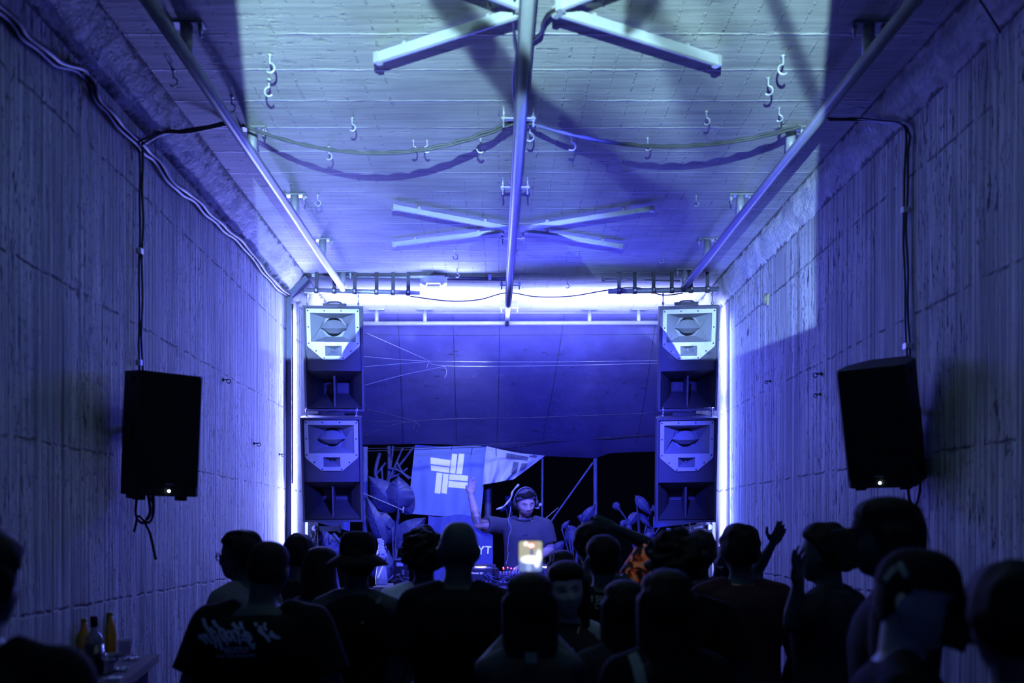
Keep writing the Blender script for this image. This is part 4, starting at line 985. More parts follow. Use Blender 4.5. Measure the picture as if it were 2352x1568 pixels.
def person(label, px, ytop, D, yaw=0., hair=('short', 'hair'), shirt=('tee', 'blacktee'), trousers='jean', skin='skindimmed', head=(0, 0, 0), aL=None, aR=None,
           floor=0., voxel=.010, build=1., female=False, hat=None, hair_h=.016, face=None, hands=(True, True), handL=None, handR=None, lean=(0, 0), sleeve=.58, name='person', hscale=1.):
    """yaw 0 looks away from the camera (+y), 180 looks into it. aL / aR: (elbow, wrist) in photo pixels + depth, or body coordinates"""
    k = FPX / D; H = ZC + (VY - ytop) / k - floor - hair_h; s = H / 1.745
    x = (px - VX) / k
    hy = R_(yaw)
    t = thing(name, label, 'person', (x, D, floor), (0, 0, hy), None)
    Mw = Matrix.LocRotScale(Vector((x, D, floor)), Euler((0, 0, hy)), Vector((s, s, s))); Mi = Mw.inverted()
    fx = .88 if female else 1.; bx = fx * build
    tor = [(z, rx * bx, ry * (1 + (build - 1) * .8), lean[0] * max(0, z - .9), cy + lean[1] * max(0, z - .9)) for z, rx, ry, cy in TORSO]
    sh = lambda q: Vector((q * .172 * bx + lean[0] * .52, -.012 + lean[1] * .52, 1.41))
    def conv(a, q):
        if a is None: return Vector((q * .245 * bx, -.03, 1.12)), Vector((q * .225 * bx, .12, .93))
        out = []
        for p in a: out.append(Mi @ at(*p) if len(p) == 3 and abs(p[0]) > 5 else Vector(p))
        return out
    arms = {-1: conv(aL, -1), 1: conv(aR, 1)}
    nk = Vector((lean[0] * .58, -.004 + lean[1] * .58, 1.50))
    Mh = Matrix.Translation(nk) @ Euler((R_(head[1]), R_(head[2]), R_(head[0])), 'XYZ').to_matrix().to_4x4() @ Matrix.Translation((0, .022, .124)) @ Matrix.Diagonal((hscale, 1 + (hscale - 1) * .6, 1, 1))
    # ---- body: one continuous surface
    mb = MB(); mb.loft(tor, 24, power=2.2)
    mb.caps(Vector((nk.x * .85, nk.y - .006, 1.42)), nk + Vector((0, .006, .07)), .060 * (.9 if female else 1), .054 * (.88 if female else 1))
    mb.caps((sh(-1).x * .8, sh(-1).y, 1.405), (sh(1).x * .8, sh(1).y, 1.405), .062, .062)
    for q in (-1, 1):
        mb.caps(sh(q) + Vector((-q * .09, 0, .055)), sh(q), .040, .055)
        e, w = arms[q]; mb.caps(sh(q), e, .054 * build, .040 * build); mb.caps(e, e.lerp(w, .35), .041 * build, .040 * build); mb.caps(e.lerp(w, .35), w, .040 * build, .027)
        hd = (handL if q < 0 else handR) or {}
        f = Vector(hd.get('f', (w - e).normalized() + Vector((0, 0, 0)))); n = Vector(hd.get('n', (-q, 0, 0)))
        if 'fw' in hd: f = Mi.to_3x3() @ Vector(hd['fw']); 
        if 'nw' in hd: n = Mi.to_3x3() @ Vector(hd['nw'])
        add_hand(mb, w + (w - e).normalized() * .012, f, n, hd.get('curl', .55), hd.get('spread', .1), hd.get('side', q), hd.get('s', 1.))
        hip, kn, an = Vector((q * .088 * bx, 0, .90)), Vector((q * .10, .015, .49)), Vector((q * .105, -.02, .09))
        mb.caps(hip, kn, .086 * build, .058); mb.caps(kn, kn.lerp(an, .35), .056, .056); mb.caps(kn.lerp(an, .35), an, .056, .038)
        mb.ell((q * .112, .05, .038), (.045, .125, .038), None, 14, 8); mb.caps(an, (q * .108, -.02, .05), .040, .042)
    add_head(mb, Mh)
    me = remesh(mb, voxel, 2 if voxel < .008 else 3)
    # face colouring kept with the vertices
    a = coords(me); h = np.array(Mh.inverted()) ; L = a @ h[:3, :3].T + h[:3, 3]
    tint = np.ones((len(a), 4))
    if face:
        X, Y, Z = L[:, 0], L[:, 1], L[:, 2]; fr = Y > .03; g = lambda v, c, s_: np.exp(-((v - c) / s_) ** 2); ex = np.abs(X)
        def mul(mask, f):
            for c in range(3): tint[:, c] *= 1 - np.clip(mask, 0, 1) * (1 - f[c])
        mul(fr * g(Z, .030 + .004 * (ex - .03) / .02 * 0, .0052) * np.clip(1.25 - np.abs(ex - .032) / .020, 0, 1), (.18, .16, .16))
        mul(fr * 1.3 * g(Z, -.0035 if face.get('closed', True) else .006, .0042) * np.clip(1.3 - np.abs(ex - .032) / .015, 0, 1), (.22, .2, .2))
        mul(fr * g(Z, -.0625, .0085) * np.clip(1.3 - ex / .022, 0, 1), (.62, .42, .42))
        mul(fr * 1.2 * g(Z, -.0628, .0024) * np.clip(1.2 - ex / .024, 0, 1), (.3, .2, .2))
        if face.get('beard'):
            b_ = np.clip((-.050 - Z) / .02, 0, 1) * np.clip((Y + .005) / .02, 0, 1) * np.clip((Z + .145) / .02, 0, 1) * (1 - g(Z, -.0625, .010) * np.clip(1.3 - ex / .024, 0, 1))
            b_ = np.maximum(b_, fr * g(Z, -.047, .006) * np.clip(1.2 - ex / .026, 0, 1))
            b_ = np.maximum(b_, np.clip((ex - .050) / .012, 0, 1) * np.clip((Y + .005) / .02, 0, 1) * np.clip((.0 - Z) / .04, 0, 1) * np.clip((.06 - Y) / .02, 0, 1) * np.clip((Z + .13) / .02, 0, 1))
            mul(b_ * .9, (.25, .24, .24))
    ca = me.color_attributes.new('tint', 'FLOAT_COLOR', 'POINT'); ca.data.foreach_set('color', tint.ravel())
    S = Matrix.Scale(s, 4)
    me.transform(S); body = mesh_obj('body', me, M[skin], t)
    # ---- clothes
    def cloth(nm, mbx, m, vox=.012, wr=.006, freq=9.):
        c = remesh(mbx, vox, 5, .5); a = coords(c); c.update(); n = np.empty(len(c.vertices) * 3); c.vertices.foreach_get('normal', n); n = n.reshape(-1, 3)
        dd = np.array([noise.noise((q[0] * freq + px, q[1] * freq, q[2] * freq * .55)) for q in a]); a = a + n * (dd * wr)[:, None]
        c.vertices.foreach_set('co', a.ravel()); c.transform(S); return mesh_obj(nm, c, M[m], t)
    st, sm = shirt; o = .017
    sb = MB()
    secs = [(.84, (.178 if not female else .165) * bx, .132 * build, 0, 0)]
    for z, rx, ry, cx, cy in tor[2:8]: secs.append((z, max(rx, .160 * bx if st != 'tank' and not female else rx) + o, ry + o, cx, cy))
    secs += [(1.455, .088 * bx + .012, .082, tor[8][3], tor[8][4]), (1.478, .070, .068, tor[9][3], tor[9][4] + .004)]
    if st in ('longdress',): secs[0] = (.5, .19, .15, 0, 0)
    sb.loft(secs, 26, power=2.4)
    if st == 'tank':
        sb.caps((sh(-1).x * .55, sh(-1).y, 1.432), (sh(1).x * .55, sh(1).y, 1.432), .040, .040)
    else:
        sb.caps((sh(-1).x * .75, sh(-1).y, 1.405), (sh(1).x * .75, sh(1).y, 1.405), .072, .072)
        for q in (-1, 1):
            e, w = arms[q]; p0 = sh(q); sb.caps(p0 + Vector((-q * .09, 0, .055)), p0, .050, .069 * build)
            if st in ('tee',): sb.caps(p0, p0.lerp(e, .25), .070 * build, .074 * build); sb.caps(p0.lerp(e, .0), p0.lerp(e, sleeve + .12), .071 * build, .079 * build, 14, True)
            else: sb.caps(p0, e, .070 * build, .054); sb.caps(e, w, .054, .040, 12)
    shirt_o = cloth('shirt', sb, sm)
    tr = MB(); tr.loft([(.78, .150 * bx, .11, 0, 0), (.90, .178 * bx, .124, 0, -.006), (.99, .174 * bx, .122, 0, -.006), (1.03, .162 * bx, .114, 0, -.004)], 24)
    for q in (-1, 1): tr.caps((q * .088 * bx, 0, .88), (q * .10, .012, .49), .097 * build, .076); tr.caps((q * .10, .012, .50), (q * .106, -.015, .10), .076, .064, 14, True)
    cloth('trousers', tr, trousers, .014, .006)
    so = MB()
    for q in (-1, 1): so.ell((q * .112, .055, .040), (.052, .140, .042), None, 14, 8); so.box((q * .112, .05, .008), (.09, .26, .016)); so.caps((q * .107, -.02, .05), (q * .106, -.02, .11), .050, .047)
    cloth('shoes', so, 'darktee', .010, 0)
    # ---- hair
    Mo = S @ Mh
    hs, hm = hair
    def shell(th, rough_, line, nm='hair', yfun=None, fz=26.):
        mbx = MB(); keep = np.zeros(len(HP), bool); T = np.zeros(len(HP))
        for i, q in enumerate(HP):
            lz = np.interp(q[1], *line); e = (q[2] - lz)
            if e > 0:
                keep[i] = True; f = min(1, e / .022); T[i] = th * f ** .6 * (.75 + rough_ * (.5 + noise.noise((q[0] * fz, q[1] * fz + px, q[2] * fz)))) + .0015
        if yfun is not None: keep &= yfun(HP)
        idx = {}; vs = []
        for i in np.nonzero(keep)[0]: idx[i] = len(vs); n = Vector((HP[i][0] / .077 ** 2, HP[i][1] / .098 ** 2, HP[i][2] / .121 ** 2)).normalized(); vs.append(Mo @ (Vector(HP[i]) + n * T[i]))
        fs = [[idx[i] for i in f] for f in HF if all(i in idx for i in f)]
        mbx.add(vs, fs, True); return mbx.build(nm, M[hm], t, False)
    LINE = ([-.1, -.085, -.05, -.02, .0, .02, .045, .075, .1], [-.075, -.07, -.05, -.025, .0, .045, .052, .066, .07])
    if hs == 'short': shell(hair_h, .5, LINE)
    elif hs == 'fade': shell(hair_h, .35, ([-.1, -.05, 0, .05, .1], [.03, .03, .035, .05, .068])); shell(.003, .2, LINE, 'faded_sides')
    elif hs == 'crop': shell(.006, .2, LINE)
    elif hs == 'curly': shell(hair_h, 1.1, LINE, fz=38.)
    elif hs in ('long', 'bob', 'bun', 'pony'):
        hb = MB(); Z0 = {'long': 1.20, 'bob': 1.46, 'bun': 1.53, 'pony': 1.53}[hs]
        hb.ell((0, -.020, .022), (.090, .100, .112), None, 20, 14); hb.ell((0, .002, .085), (.086, .103, .056), None, 20, 12)
        if hs == 'long':
            for xx, yy, zz, r in ((-.062, -.045, -.24, .034), (-.03, -.075, -.33, .040), (.0, -.085, -.36, .042), (.03, -.075, -.33, .040), (.062, -.045, -.24, .034), (-.078, .012, -.20, .022), (.078, .012, -.20, .022)): hb.caps((xx * 1.05, yy * .75, .03), (xx, yy, zz), .040 if abs(yy) > .02 else .026, r, 12)
        if hs == 'bob':
            for i in range(9): a_ = PI + PI * i / 8; hb.caps((.078 * math.cos(a_), -.015 + .072 * math.sin(a_), .02), (.084 * math.cos(a_), -.02 + .07 * math.sin(a_), -.14), .032, .028, 10)
        if hs == 'bun': hb.ell((0, -.085, .085), (.045, .042, .042))
        if hs == 'pony': hb.caps((0, -.10, .03), (0, -.13, -.02), .03, .035); hb.caps((0, -.13, -.02), (0, -.12, -.24), .035, .015)
        hm_ = remesh(hb, .008, 4); a = coords(hm_)
        a += np.array([(noise.noise((q[0] * 55, q[1] * 55, q[2] * 5)), noise.noise((q[0] * 55, q[1] * 55 + 9, q[2] * 5)), 0) for q in a]) * .005
        hm_.vertices.foreach_set('co', a.ravel()); hm_.transform(Mo); mesh_obj('hair', hm_, M[hm], t)
    if hat == 'bucket':
        b = MB(); b.lathe([(.088, -.005), (.090, .045), (.082, .095), (.06, .118), (.02, .124)], (0, -.004, .03), (0, 0, 1), 26); b.lathe([(.088, .045), (.125, .018), (.150, -.005), (.147, -.012), (.120, .008), (.085, .03)], (0, -.004, .0), (0, -.03, 1), 26); b.xf(Mo); b.build('hat', M['hat'], t, False)
    if hat in ('cap', 'capback'):
        q = 1 if hat == 'cap' else -1; b = MB()
        b.add([Mo @ (Vector(p) * 1.0 + Vector((0, 0, .004)) + Vector((p[0], p[1], max(0, p[2]))).normalized() * .010) for p in HP], [f for f in HF if all(HP[i][2] > .028 for i in f)], True); ct = b.build('hat', M['hat'], t, False)
        b = MB(); b.grid(lambda u, v: Mo @ Vector(((u - .5) * .15, q * (.082 + .085 * v * (1 - (2 * u - 1) ** 2 * .35)) , .040 - .25 * (u - .5) ** 2 * 2 - .012 * v)), 10, 6); b.grid(lambda u, v: Mo @ Vector(((u - .5) * .15, q * (.082 + .085 * v * (1 - (2 * u - 1) ** 2 * .35)), .046 - .25 * (u - .5) ** 2 * 2 - .012 * v)), 10, 6); b.build('visor', M['hat'], ct, False)
    PEOPLE[label] = dict(root=t, shirt=shirt_o, Mo=Mo, s=s, Mw=Mw, arms=arms, body=body)
    return PEOPLE[label]
def add_part(P, name, mb, m, parent=None):
    return mb.build(name, M[m], parent or P['root'], False)
Mhead = lambda P, x, y, z: P['Mo'] @ Vector((x, y, z))
# ---------------------------------------------------------------- the performer
dj = person('performer behind the table in a dark tee and headphones, one hand raised high', 1206, 1122, 9.60, 172, ('short', 'hair'), ('tee', 'djtee'), skin='skin', head=(22, -13, 5), floor=STAGE, voxel=.0045, build=1.12, hscale=1.10,
            hair_h=.020, face=dict(beard=True, closed=True), sleeve=.60,
            aR=((1098, 1203, 9.42), (1082, 1140, 9.45)), aL=((1262, 1262, 9.60), (1206, 1296, 9.16)),
            handR=dict(fw=(.10, .05, 1), nw=(.55, -.8, .1), curl=.35, spread=.06, side=-1), handL=dict(nw=(0, 0, -1), curl=.6))
Mo = dj['Mo']; b = MB()
# soft hat: a crown lathe tilted back, with a turned-up rim
HT = Matrix.Translation((0, -.014, .050)) @ Euler((.30, 0, 0)).to_matrix().to_4x4()
b.lathe([(.094, -.012), (.097, .0), (.098, .03), (.092, .058), (.074, .082), (.045, .096), (.01, .100)], (0, 0, 0), (0, 0, 1), 40)
b.v = [Mo @ (HT @ Vector((p.x * .89, p.y * 1.06, p.z + .006 * noise.noise(p * 26) - .012 * abs(p.x) / .09))) for p in b.v]
hat_o = b.build('hat', M['djhat'], dj['root'], False)
b = MB(); b.lathe([(.098, -.014), (.106, -.010), (.109, .012), (.103, .016), (.098, .004)], (0, 0, 0), (0, 0, 1), 40)
b.v = [Mo @ (HT @ Vector((p.x * .89, p.y * 1.06, p.z + .004 * noise.noise(p * 30)))) for p in b.v]; b.build('hat_rim', M['djhat'], hat_o, False)
b = MB(); b.tube([Mo @ Vector((.102 * math.cos(a), .004, .012 + .150 * math.sin(a))) for a in [PI * i / 20 for i in range(21)]], .010, 8); b.grid(lambda u, v: Mo @ Vector((.106 * math.cos(PI * u), -.012 + .032 * v, .012 + .154 * math.sin(PI * u))), 20, 2)
hpn = b.build('headphones', M['headset'], dj['root'], False)
for q in (-1, 1):
    b = MB(); b.lathe([(.036, 0), (.040, .010), (.036, .028), (.02, .034)], (q * .082, .004, .0), (q, 0, 0), 18); b.xf(Mo); b.build('ear_cup', M['padark'] if q > 0 else M['gear'], hpn, False)
b = MB(); S0 = world_of(dj['root']).inverted()
b.tube(smooth_path([S0 @ at(x, y, d) for x, y, d in ((1173, 1163, 9.52), (1171, 1180, 9.42), (1168, 1196, 9.36), (1174, 1214, 9.34), (1169, 1232, 9.33), (1166, 1262, 9.33), (1167, 1275, 9.32), (1162, 1296, 9.15))], 6), .0035, 6); b.build('headphone_cable', M['bluecable'], hpn, False)
b = MB(); b.box((0, 0, 0), (.045, .004, .014)); pt = ray(bvh_of(dj['shirt']), 1208, 1227, .006)
b.xf(S0 @ Matrix.Translation(pt)); b.build('chest_label', M['gear'], dj['shirt'], False)
b = MB(); nkp = 1.475 * dj['s']
b.tube([Vector((.084 * dj['s'] * math.cos(a), (-.004 + .080 * math.sin(a)) * dj['s'], nkp + .010 * math.cos(a) ** 2 - .012 * max(0, math.sin(a)))) for a in [2 * PI * i / 28 for i in range(28)]], .008, 6, closed=True); b.build('collar', M['djtee'], dj['shirt'], False)
# ---------------------------------------------------------------- the crowd, back rows first
person('person before the left corner with sunglasses pushed up on the head', 685, 1224, 5.75, 0, ('short', 'hair'), ('tee', 'blacktee'), hair_h=.02)
P = PEOPLE['person before the left corner with sunglasses pushed up on the head']
b = MB()
for q in (-1, 1): b.ell((q * .038, .07, .102), (.034, .012, .022)); b.tube([(q * .07, .07, .100), (q * .085, .0, .085), (q * .083, -.05, .06)], .005, 6)
b.tube([(-.02, .08, .105), (.02, .08, .105)], .004, 6); b.xf(P['Mo']); add_part(P, 'sunglasses', b, 'padark')
person('woman with dark bob and bare shoulders, head turned toward the bucket-hat man', 733, 1254, 5.25, -25, ('bob', 'hair'), ('tank', 'darktee'), female=True, aR=((.2, .22, 1.15), (.06, .30, 1.28)), hair_h=.018)
person('man with shaggy hair and pale blue shirt just left of the bald man', 974, 1219, 5.14, 8, ('curly', 'hair'), ('tee', 'paletee'), hair_h=.034, sleeve=.9, build=1.05)
person('person with long hair whose crown shows behind the woman facing the camera', 1291, 1263, 6.05, 0, ('long', 'hairb'), ('tee', 'darktee'), female=True, hair_h=.014)
P12 = person('man with flame-patterned sleeve and one hand behind his head, mid crowd', 1361, 1197, 5.30, 10, ('short', 'hair'), ('tank', 'darktee'), hair_h=.024, voxel=.0075, sleeve=.5,
       aR=((1494, 1252, 5.42), (1418, 1216, 5.34)), handR=dict(f=(-.9, -.1, .3), n=(0, 1, 0), curl=.5, side=1))
b = MB(); e, w = P12['arms'][1]; sh_ = Vector((.172, -.012, 1.41)); b.caps(sh_.lerp(e, .22), e.lerp(sh_, .10) , .070, .066, 16, True); b.caps(sh_.lerp(e, .35) + Vector((0, -.01, -.03)), sh_.lerp(e, .80) + Vector((0, -.03, -.085)), .065, .06)
rm = remesh(b, .011, 3); rm.transform(Matrix.Scale(P12['s'], 4)); mesh_obj('patterned_sleeve', rm, M['flame'], P12['root'])
person('person with rounded brown hair behind the broad dark-haired man, near the right speaker', 1604, 1215, 5.20, -12, ('short', 'hairb'), ('tee', 'darktee'), hair_h=.022)
person('person hidden behind the maroon-shirted man, both arms raised beside the bright wall', 1672, 1250, 5.75, 0, ('short', 'hair'), ('tee', 'blacktee'), voxel=.0075, skin='skindimmed',
       aL=((1650, 1345, 5.75), (1650, 1300, 5.6)), aR=((1738, 1310, 5.75), (1772, 1252, 5.65)), handR=dict(curl=1.0, spread=.05, n=(0, 1, 0)))
P6 = person('man in bucket hat and dark tank top seen from behind, left of centre', 820, 1217, 4.58, -4, ('crop', 'hair'), ('tank', 'blacktee'), hat='bucket', hair_h=.036, aR=((.29, .03, 1.14), (.22, .22, 1.05)))
b = MB(); b.tube(smooth_path([(.02, .10, 1.30), (.10, .06, 1.45), (.125, -.04, 1.46), (.05, -.13, 1.34)], 6), .012, 6); b.xf(Matrix.Scale(P6['s'], 4)); add_part(P6, 'bag_strap', b, 'midtee')
P19 = person('broad man in maroon lettered tee with short hair, seen from behind by the right wall', 1701, 1201, 4.68, 0, ('short', 'hair'), ('tee', 'maroon'), hair_h=.022, build=1.06)
b = MB(); b.tube([Vector((.072 * math.cos(a), -.006 + .070 * math.sin(a), 1.485 + .014 * math.sin(a))) for a in [2 * PI * i / 30 for i in range(30)]], .0035, 6, closed=True); b.xf(Matrix.Scale(P19['s'], 4)); add_part(P19, 'necklace', b, 'gold')
P13 = person('man with cropped fade haircut in black tee with pale letters on the back', 1386, 1227, 4.72, 0, ('fade', 'hair'), ('tee', 'blacktee'), hair_h=.014)
P2 = person('man with glasses in profile, pale collared shirt, at the left of the crowd', 560, 1216, 4.88, 62, ('short', 'hair'), ('tee', 'midtee'), hair_h=.022, head=(18, 0, 0), face=dict(closed=False))
b = MB()
for q in (-1, 1): b.tube([Mhead(P2, q * .034 + .024 * math.cos(a), .104 - .03 * abs(.0), .006 + .019 * math.sin(a)) for a in [2 * PI * i / 16 for i in range(16)]], .0028, 6, closed=True); b.tube([Mhead(P2, q * .056, .100, .010), Mhead(P2, q * .078, .05, .012), Mhead(P2, q * .083, -.01, .012)], .0028, 6)
b.tube([Mhead(P2, -.010, .108, .010), Mhead(P2, .010, .108, .010)], .0025, 6); add_part(P2, 'glasses', b, 'padark')
person('woman with long dark hair facing the camera, wearing a yellow pendant', 1303, 1286, 4.10, 176, ('long', 'hair'), ('tank', 'darktee'), female=True, hair_h=.014, skin='skinmid', head=(8, -4, 4), face=dict(closed=False), voxel=.008, aR=((-.20, .05, 1.15), (-.12, .24, 1.02)), aL=((.28, .0, 1.13), (.34, .2, 1.12)) if False else None)
Pw = PEOPLE['woman with long dark hair facing the camera, wearing a yellow pendant']
b = MB(); b.tube(smooth_path([(-.055, .055, 1.46), (-.03, .105, 1.38), (0, .122, 1.33), (.03, .105, 1.38), (.055, .055, 1.46)], 6), .003, 6); b.ell((0, .126, 1.315), (.010, .005, .022)); b.xf(Matrix.Scale(Pw['s'], 4)); add_part(Pw, 'pendant', b, 'gold')
P22 = person('man in charcoal tee facing left beside the right wall, one hand up', 1903, 1198, 4.10, 48, ('short', 'hair'), ('tee', 'darktee'), hair_h=.024, build=1.08, voxel=.0075, head=(8, 2, 0), face=dict(closed=False),
       aL=((1822, 1430, 3.95), (1832, 1352, 3.92)), handL=dict(fw=(-.05, 0, 1), nw=(.6, -.6, 0), curl=.5, spread=.25))
P15 = person('big-haired broad man in black, seen from behind right of centre', 1552, 1226, 4.32, -5, ('curly', 'hair'), ('tee', 'blacktee'), hair_h=.040, build=1.15)
P8 = person('bald man in black tee at the centre of the crowd, seen from behind', 1053, 1197, 3.98, -3, ('none', 'hair'), ('tee', 'blacktee'), hair_h=0., build=1.02)
P3 = person('man in black tee with white graffiti lettering across the back, at the left', 604, 1236, 3.86, -2, ('crop', 'hair'), ('tee', 'blacktee'), hair_h=.012, build=1.22, head=(-10, -8, 3))
person('woman with round dark hair and purple edge light, low in the centre right', 1436, 1332, 3.62, 0, ('long', 'hair'), ('tee', 'darktee'), female=True, hair_h=.014)
P23 = person('tall person in dark peaked cap facing left, behind the man with the striped cap', 2052, 1139, 3.20, 68, ('bob', 'hair'), ('tee', 'blacktee'), hat='cap', hair_h=.020, build=1.1)
P10 = person('long-haired woman holding up a glowing phone, seen from behind', 1217, 1316, 3.22, 0, ('long', 'hair'), ('tank', 'darktee'), female=True, hair_h=.014, voxel=.0075,
       aL=((1172, 1470, 3.30), (1199, 1398, 3.42)), aR=((1262, 1470, 3.30), (1238, 1398, 3.42)), handL=dict(fw=(.15, 0, 1), nw=(0, 1, 0), curl=.3, s=.85), handR=dict(fw=(-.15, 0, 1), nw=(0, 1, 0), curl=.3, s=.85))
b = MB(); b.box((0, -.150, -.155), (.042, .012, .035)); b.xf(P10['Mo']); add_part(P10, 'hair_clip', b, 'teeprint2')
P16 = person('woman with long dark hair and a lettered strap over her shoulder, right of centre', 1532, 1308, 3.02, -6, ('long', 'hair'), ('tee', 'blacktee'), female=True, hair_h=.014)
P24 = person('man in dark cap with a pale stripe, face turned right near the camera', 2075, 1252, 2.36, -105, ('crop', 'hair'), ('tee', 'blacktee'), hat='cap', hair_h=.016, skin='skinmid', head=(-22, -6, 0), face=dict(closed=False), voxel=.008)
P1 = person('person in black at the far left edge, close to the camera, mostly out of frame', -55, 1205, 2.25, -8, ('short', 'hair'), ('tee', 'blacktee'), hair_h=.02, build=1.22)
P25 = person('person with short dark hair at the far right edge, close to the camera', 2338, 1286, 1.93, 0, ('short', 'hair'), ('tee', 'midtee'), hair_h=.018)
# ---------------------------------------------------------------- prints on shirts
b3_ = bvh_of(P3['shirt'])
G = lambda x, y: (440 + x * .10204, 1400 + y * .10204)
gs = [([(280, 190), (275, 250), (320, 370), (420, 500), (500, 640), (560, 740)], (8, 8)), ([(440, 380), (450, 440), (540, 530)], (5, 7)), ([(480, 230), (540, 340), (640, 430), (730, 450)], (8, 8)),
      ([(150, 600), (270, 570), (370, 560)], (7, 5)), ([(160, 610), (260, 660), (360, 760)], (7, 5)), ([(280, 590), (380, 660), (470, 770)], (6, 5)), ([(410, 560), (520, 700), (560, 860)], (7, 6)), ([(560, 560), (620, 700), (690, 910)], (7, 7)),
      ([(610, 460), (680, 620), (740, 720)], (6, 7)), ([(730, 460), (760, 640), (820, 800)], (7, 6)), ([(850, 470), (790, 520), (830, 640), (890, 700), (900, 560), (850, 480)], (6, 6)), ([(880, 470), (960, 640), (1010, 730)], (6, 6)),
      ([(920, 300), (1000, 390), (1090, 430)], (9, 6)), ([(1100, 270), (1120, 370), (1170, 440)], (9, 6)), ([(940, 440), (1040, 560), (1090, 780)], (7, 5)), ([(1060, 470), (1060, 600), (1070, 690)], (6, 6)), ([(1180, 470), (1250, 600), (1360, 690)], (8, 8)), ([(1110, 580), (1220, 590), (1330, 640)], (7, 7)), ([(1110, 680), (1220, 670), (1330, 780), (1410, 890)], (6, 8)), ([(1440, 750), (1400, 800), (1380, 880)], (5, 7)), ([(1250, 500), (1320, 580), (1360, 660)], (6, 4)),
      ([(1440, 290), (1450, 370)], (8, 5)), ([(1530, 360), (1600, 520), (1700, 620), (1760, 730)], (9, 7)), ([(1500, 430), (1560, 540)], (6, 4)), ([(1660, 290), (1640, 380), (1690, 460)], (7, 5)), ([(1770, 480), (1860, 580), (2000, 640)], (8, 7)), ([(1750, 560), (1850, 620), (1990, 650)], (7, 5))]
polys = [stroke([G(*q) for q in pts], w) for pts, w in gs]
polys.append(text_polys('BEDSTUY', *G(735, 975), 13, 58, -.03)); polys.append(text_polys('New York independent', *G(575, 1075), 7, 89, -.035))
decal('graffiti_print', polys, b3_, M['teeprint'], P3['shirt'], .006)
decal('lettering', [text_polys('! SIGE', 1357, 1381, 14, 48), text_polys('CTC', 1366, 1398, 14, 26)], bvh_of(P13['shirt']), M['teeprint2'], P13['shirt'], .006)
decal('lettering', [text_polys('EN GO', 1690, 1398, 28, 92, .06)], bvh_of(P19['shirt']), M['black'], P19['shirt'], .006)
st_ = decal('lettered_strap', [stroke([(1452, 1500), (1466, 1535), (1480, 1600)], (22, 30))], bvh_of(P16['shirt']), M['teeprint2'], P16['root'], .012)
if st_: decal('lettering', [text_polys('LOCAL', 1470, 1502, 17, 62, PI / 2 - .25)], bvh_of(P16['shirt']), M['black'], st_, .016)
b = MB()
pm = P24['root'].children
ct = [c for c in pm if c.name.startswith('hat')][0]; hb_ = bvh_of(ct)
decal('cap_stripe', [stroke([(2018, 1362), (2036, 1326), (2056, 1302)], (12, 14)), stroke([(2064, 1292), (2074, 1308), (2082, 1326)], (16, 15))], hb_, M['teeprint2'], ct, .006)
# ---------------------------------------------------------------- phone held up
c = at(1218.5, 1277, 3.42); t = thing('smartphone', 'smartphone held up with a bright camera screen', 'phone', c)
mb = MB(); w, h = 53.5 / (FPX / 3.42), 70 / (FPX / 3.42)
def rrect(w, h, r, n=5):
    out = []
    for cx, cz, a0 in ((w / 2 - r, h / 2 - r, 0), (-w / 2 + r, h / 2 - r, PI / 2), (-w / 2 + r, -h / 2 + r, PI), (w / 2 - r, -h / 2 + r, 1.5 * PI)):
        for i in range(n + 1): a = a0 + PI / 2 * i / n; out.append((cx + r * math.cos(a), cz + r * math.sin(a)))
    return out
mb.plate(rrect(w + .006, h + .006, .011), [], .0, .008); mb.build('case', M['padark'], t, False)
mb = MB(); mb.plate(rrect(w, h, .009), [], -.0012, -.0002)
def screen_mat():
    m, nt, N, L, b = new_mat('phone_picture'); put, mth, sstep, noi = node_kit(nt)
    tc = N.new('ShaderNodeTexCoord'); sp_ = N.new('ShaderNodeSeparateXYZ'); L.new(tc.outputs['Object'], sp_.inputs[0])
    x = mth('DIVIDE', sp_.outputs[0], w / 2); z = mth('DIVIDE', sp_.outputs[2], h / 2)
    def col(c): n = N.new('ShaderNodeRGB'); n.outputs[0].default_value = list(c) + [1]; return n.outputs[0]
    def mix(f, a, b2):
        n = N.new('ShaderNodeMix'); n.data_type = 'RGBA'; L.new(f, n.inputs['Factor']); L.new(a, n.inputs['A']); L.new(b2, n.inputs['B']); return n.outputs['Result']
    def blob(cx, cz, rx, rz, soft=.35):
        d = mth('SQRT', mth('ADD', mth('POWER', mth('DIVIDE', mth('SUBTRACT', x, cx), rx), 2.), mth('POWER', mth('DIVIDE', mth('SUBTRACT', z, cz), rz), 2.)))
        return sstep(d, 1 - soft, 1 + soft, 1., 0.)
    c = mix(sstep(z, -.35, .05), col((.16, .24, .62)), col((.48, .47, .36)))
    c = mix(blob(.10, .15, .12, .42), c, col((.10, .13, .42)))
    c = mix(blob(-.02, -.22, .78, .26), c, col((1.6, 1.7, 1.8))); c = mix(blob(.72, -.0, .22, .42), c, col((1.3, 1.4, 1.6))); c = mix(blob(.55, -.45, .25, .3), c, col((1.2, 1.3, 1.6)))
    c = mix(blob(-.15, -.75, .25, .25), c, col((.4, .5, .9)))
    c = mix(blob(.06, .72, .36, .20, .15), c, col((1., .08, .05))); c = mix(blob(.06, .70, .26, .13, .2), c, col((2.4, 1.7, 1.5))); c = mix(blob(-.40, .82, .2, .16, .25), c, col((1.4, 1.2, 1.1)))
    L.new(c, b.inputs['Emission Color']); b.inputs['Emission Strength'].default_value = 1.0; b.inputs['Base Color'].default_value = (.02, .02, .02, 1); b.inputs['Roughness'].default_value = .3
    return m
mb.build('screen', screen_mat(), t, False)
mb = MB(); mb.lathe([(.006, 0), (.006, .003)], (w * .3, .008, h * .36), (0, 1, 0), 12); mb.build('camera_lens', M['gear'], t, False)
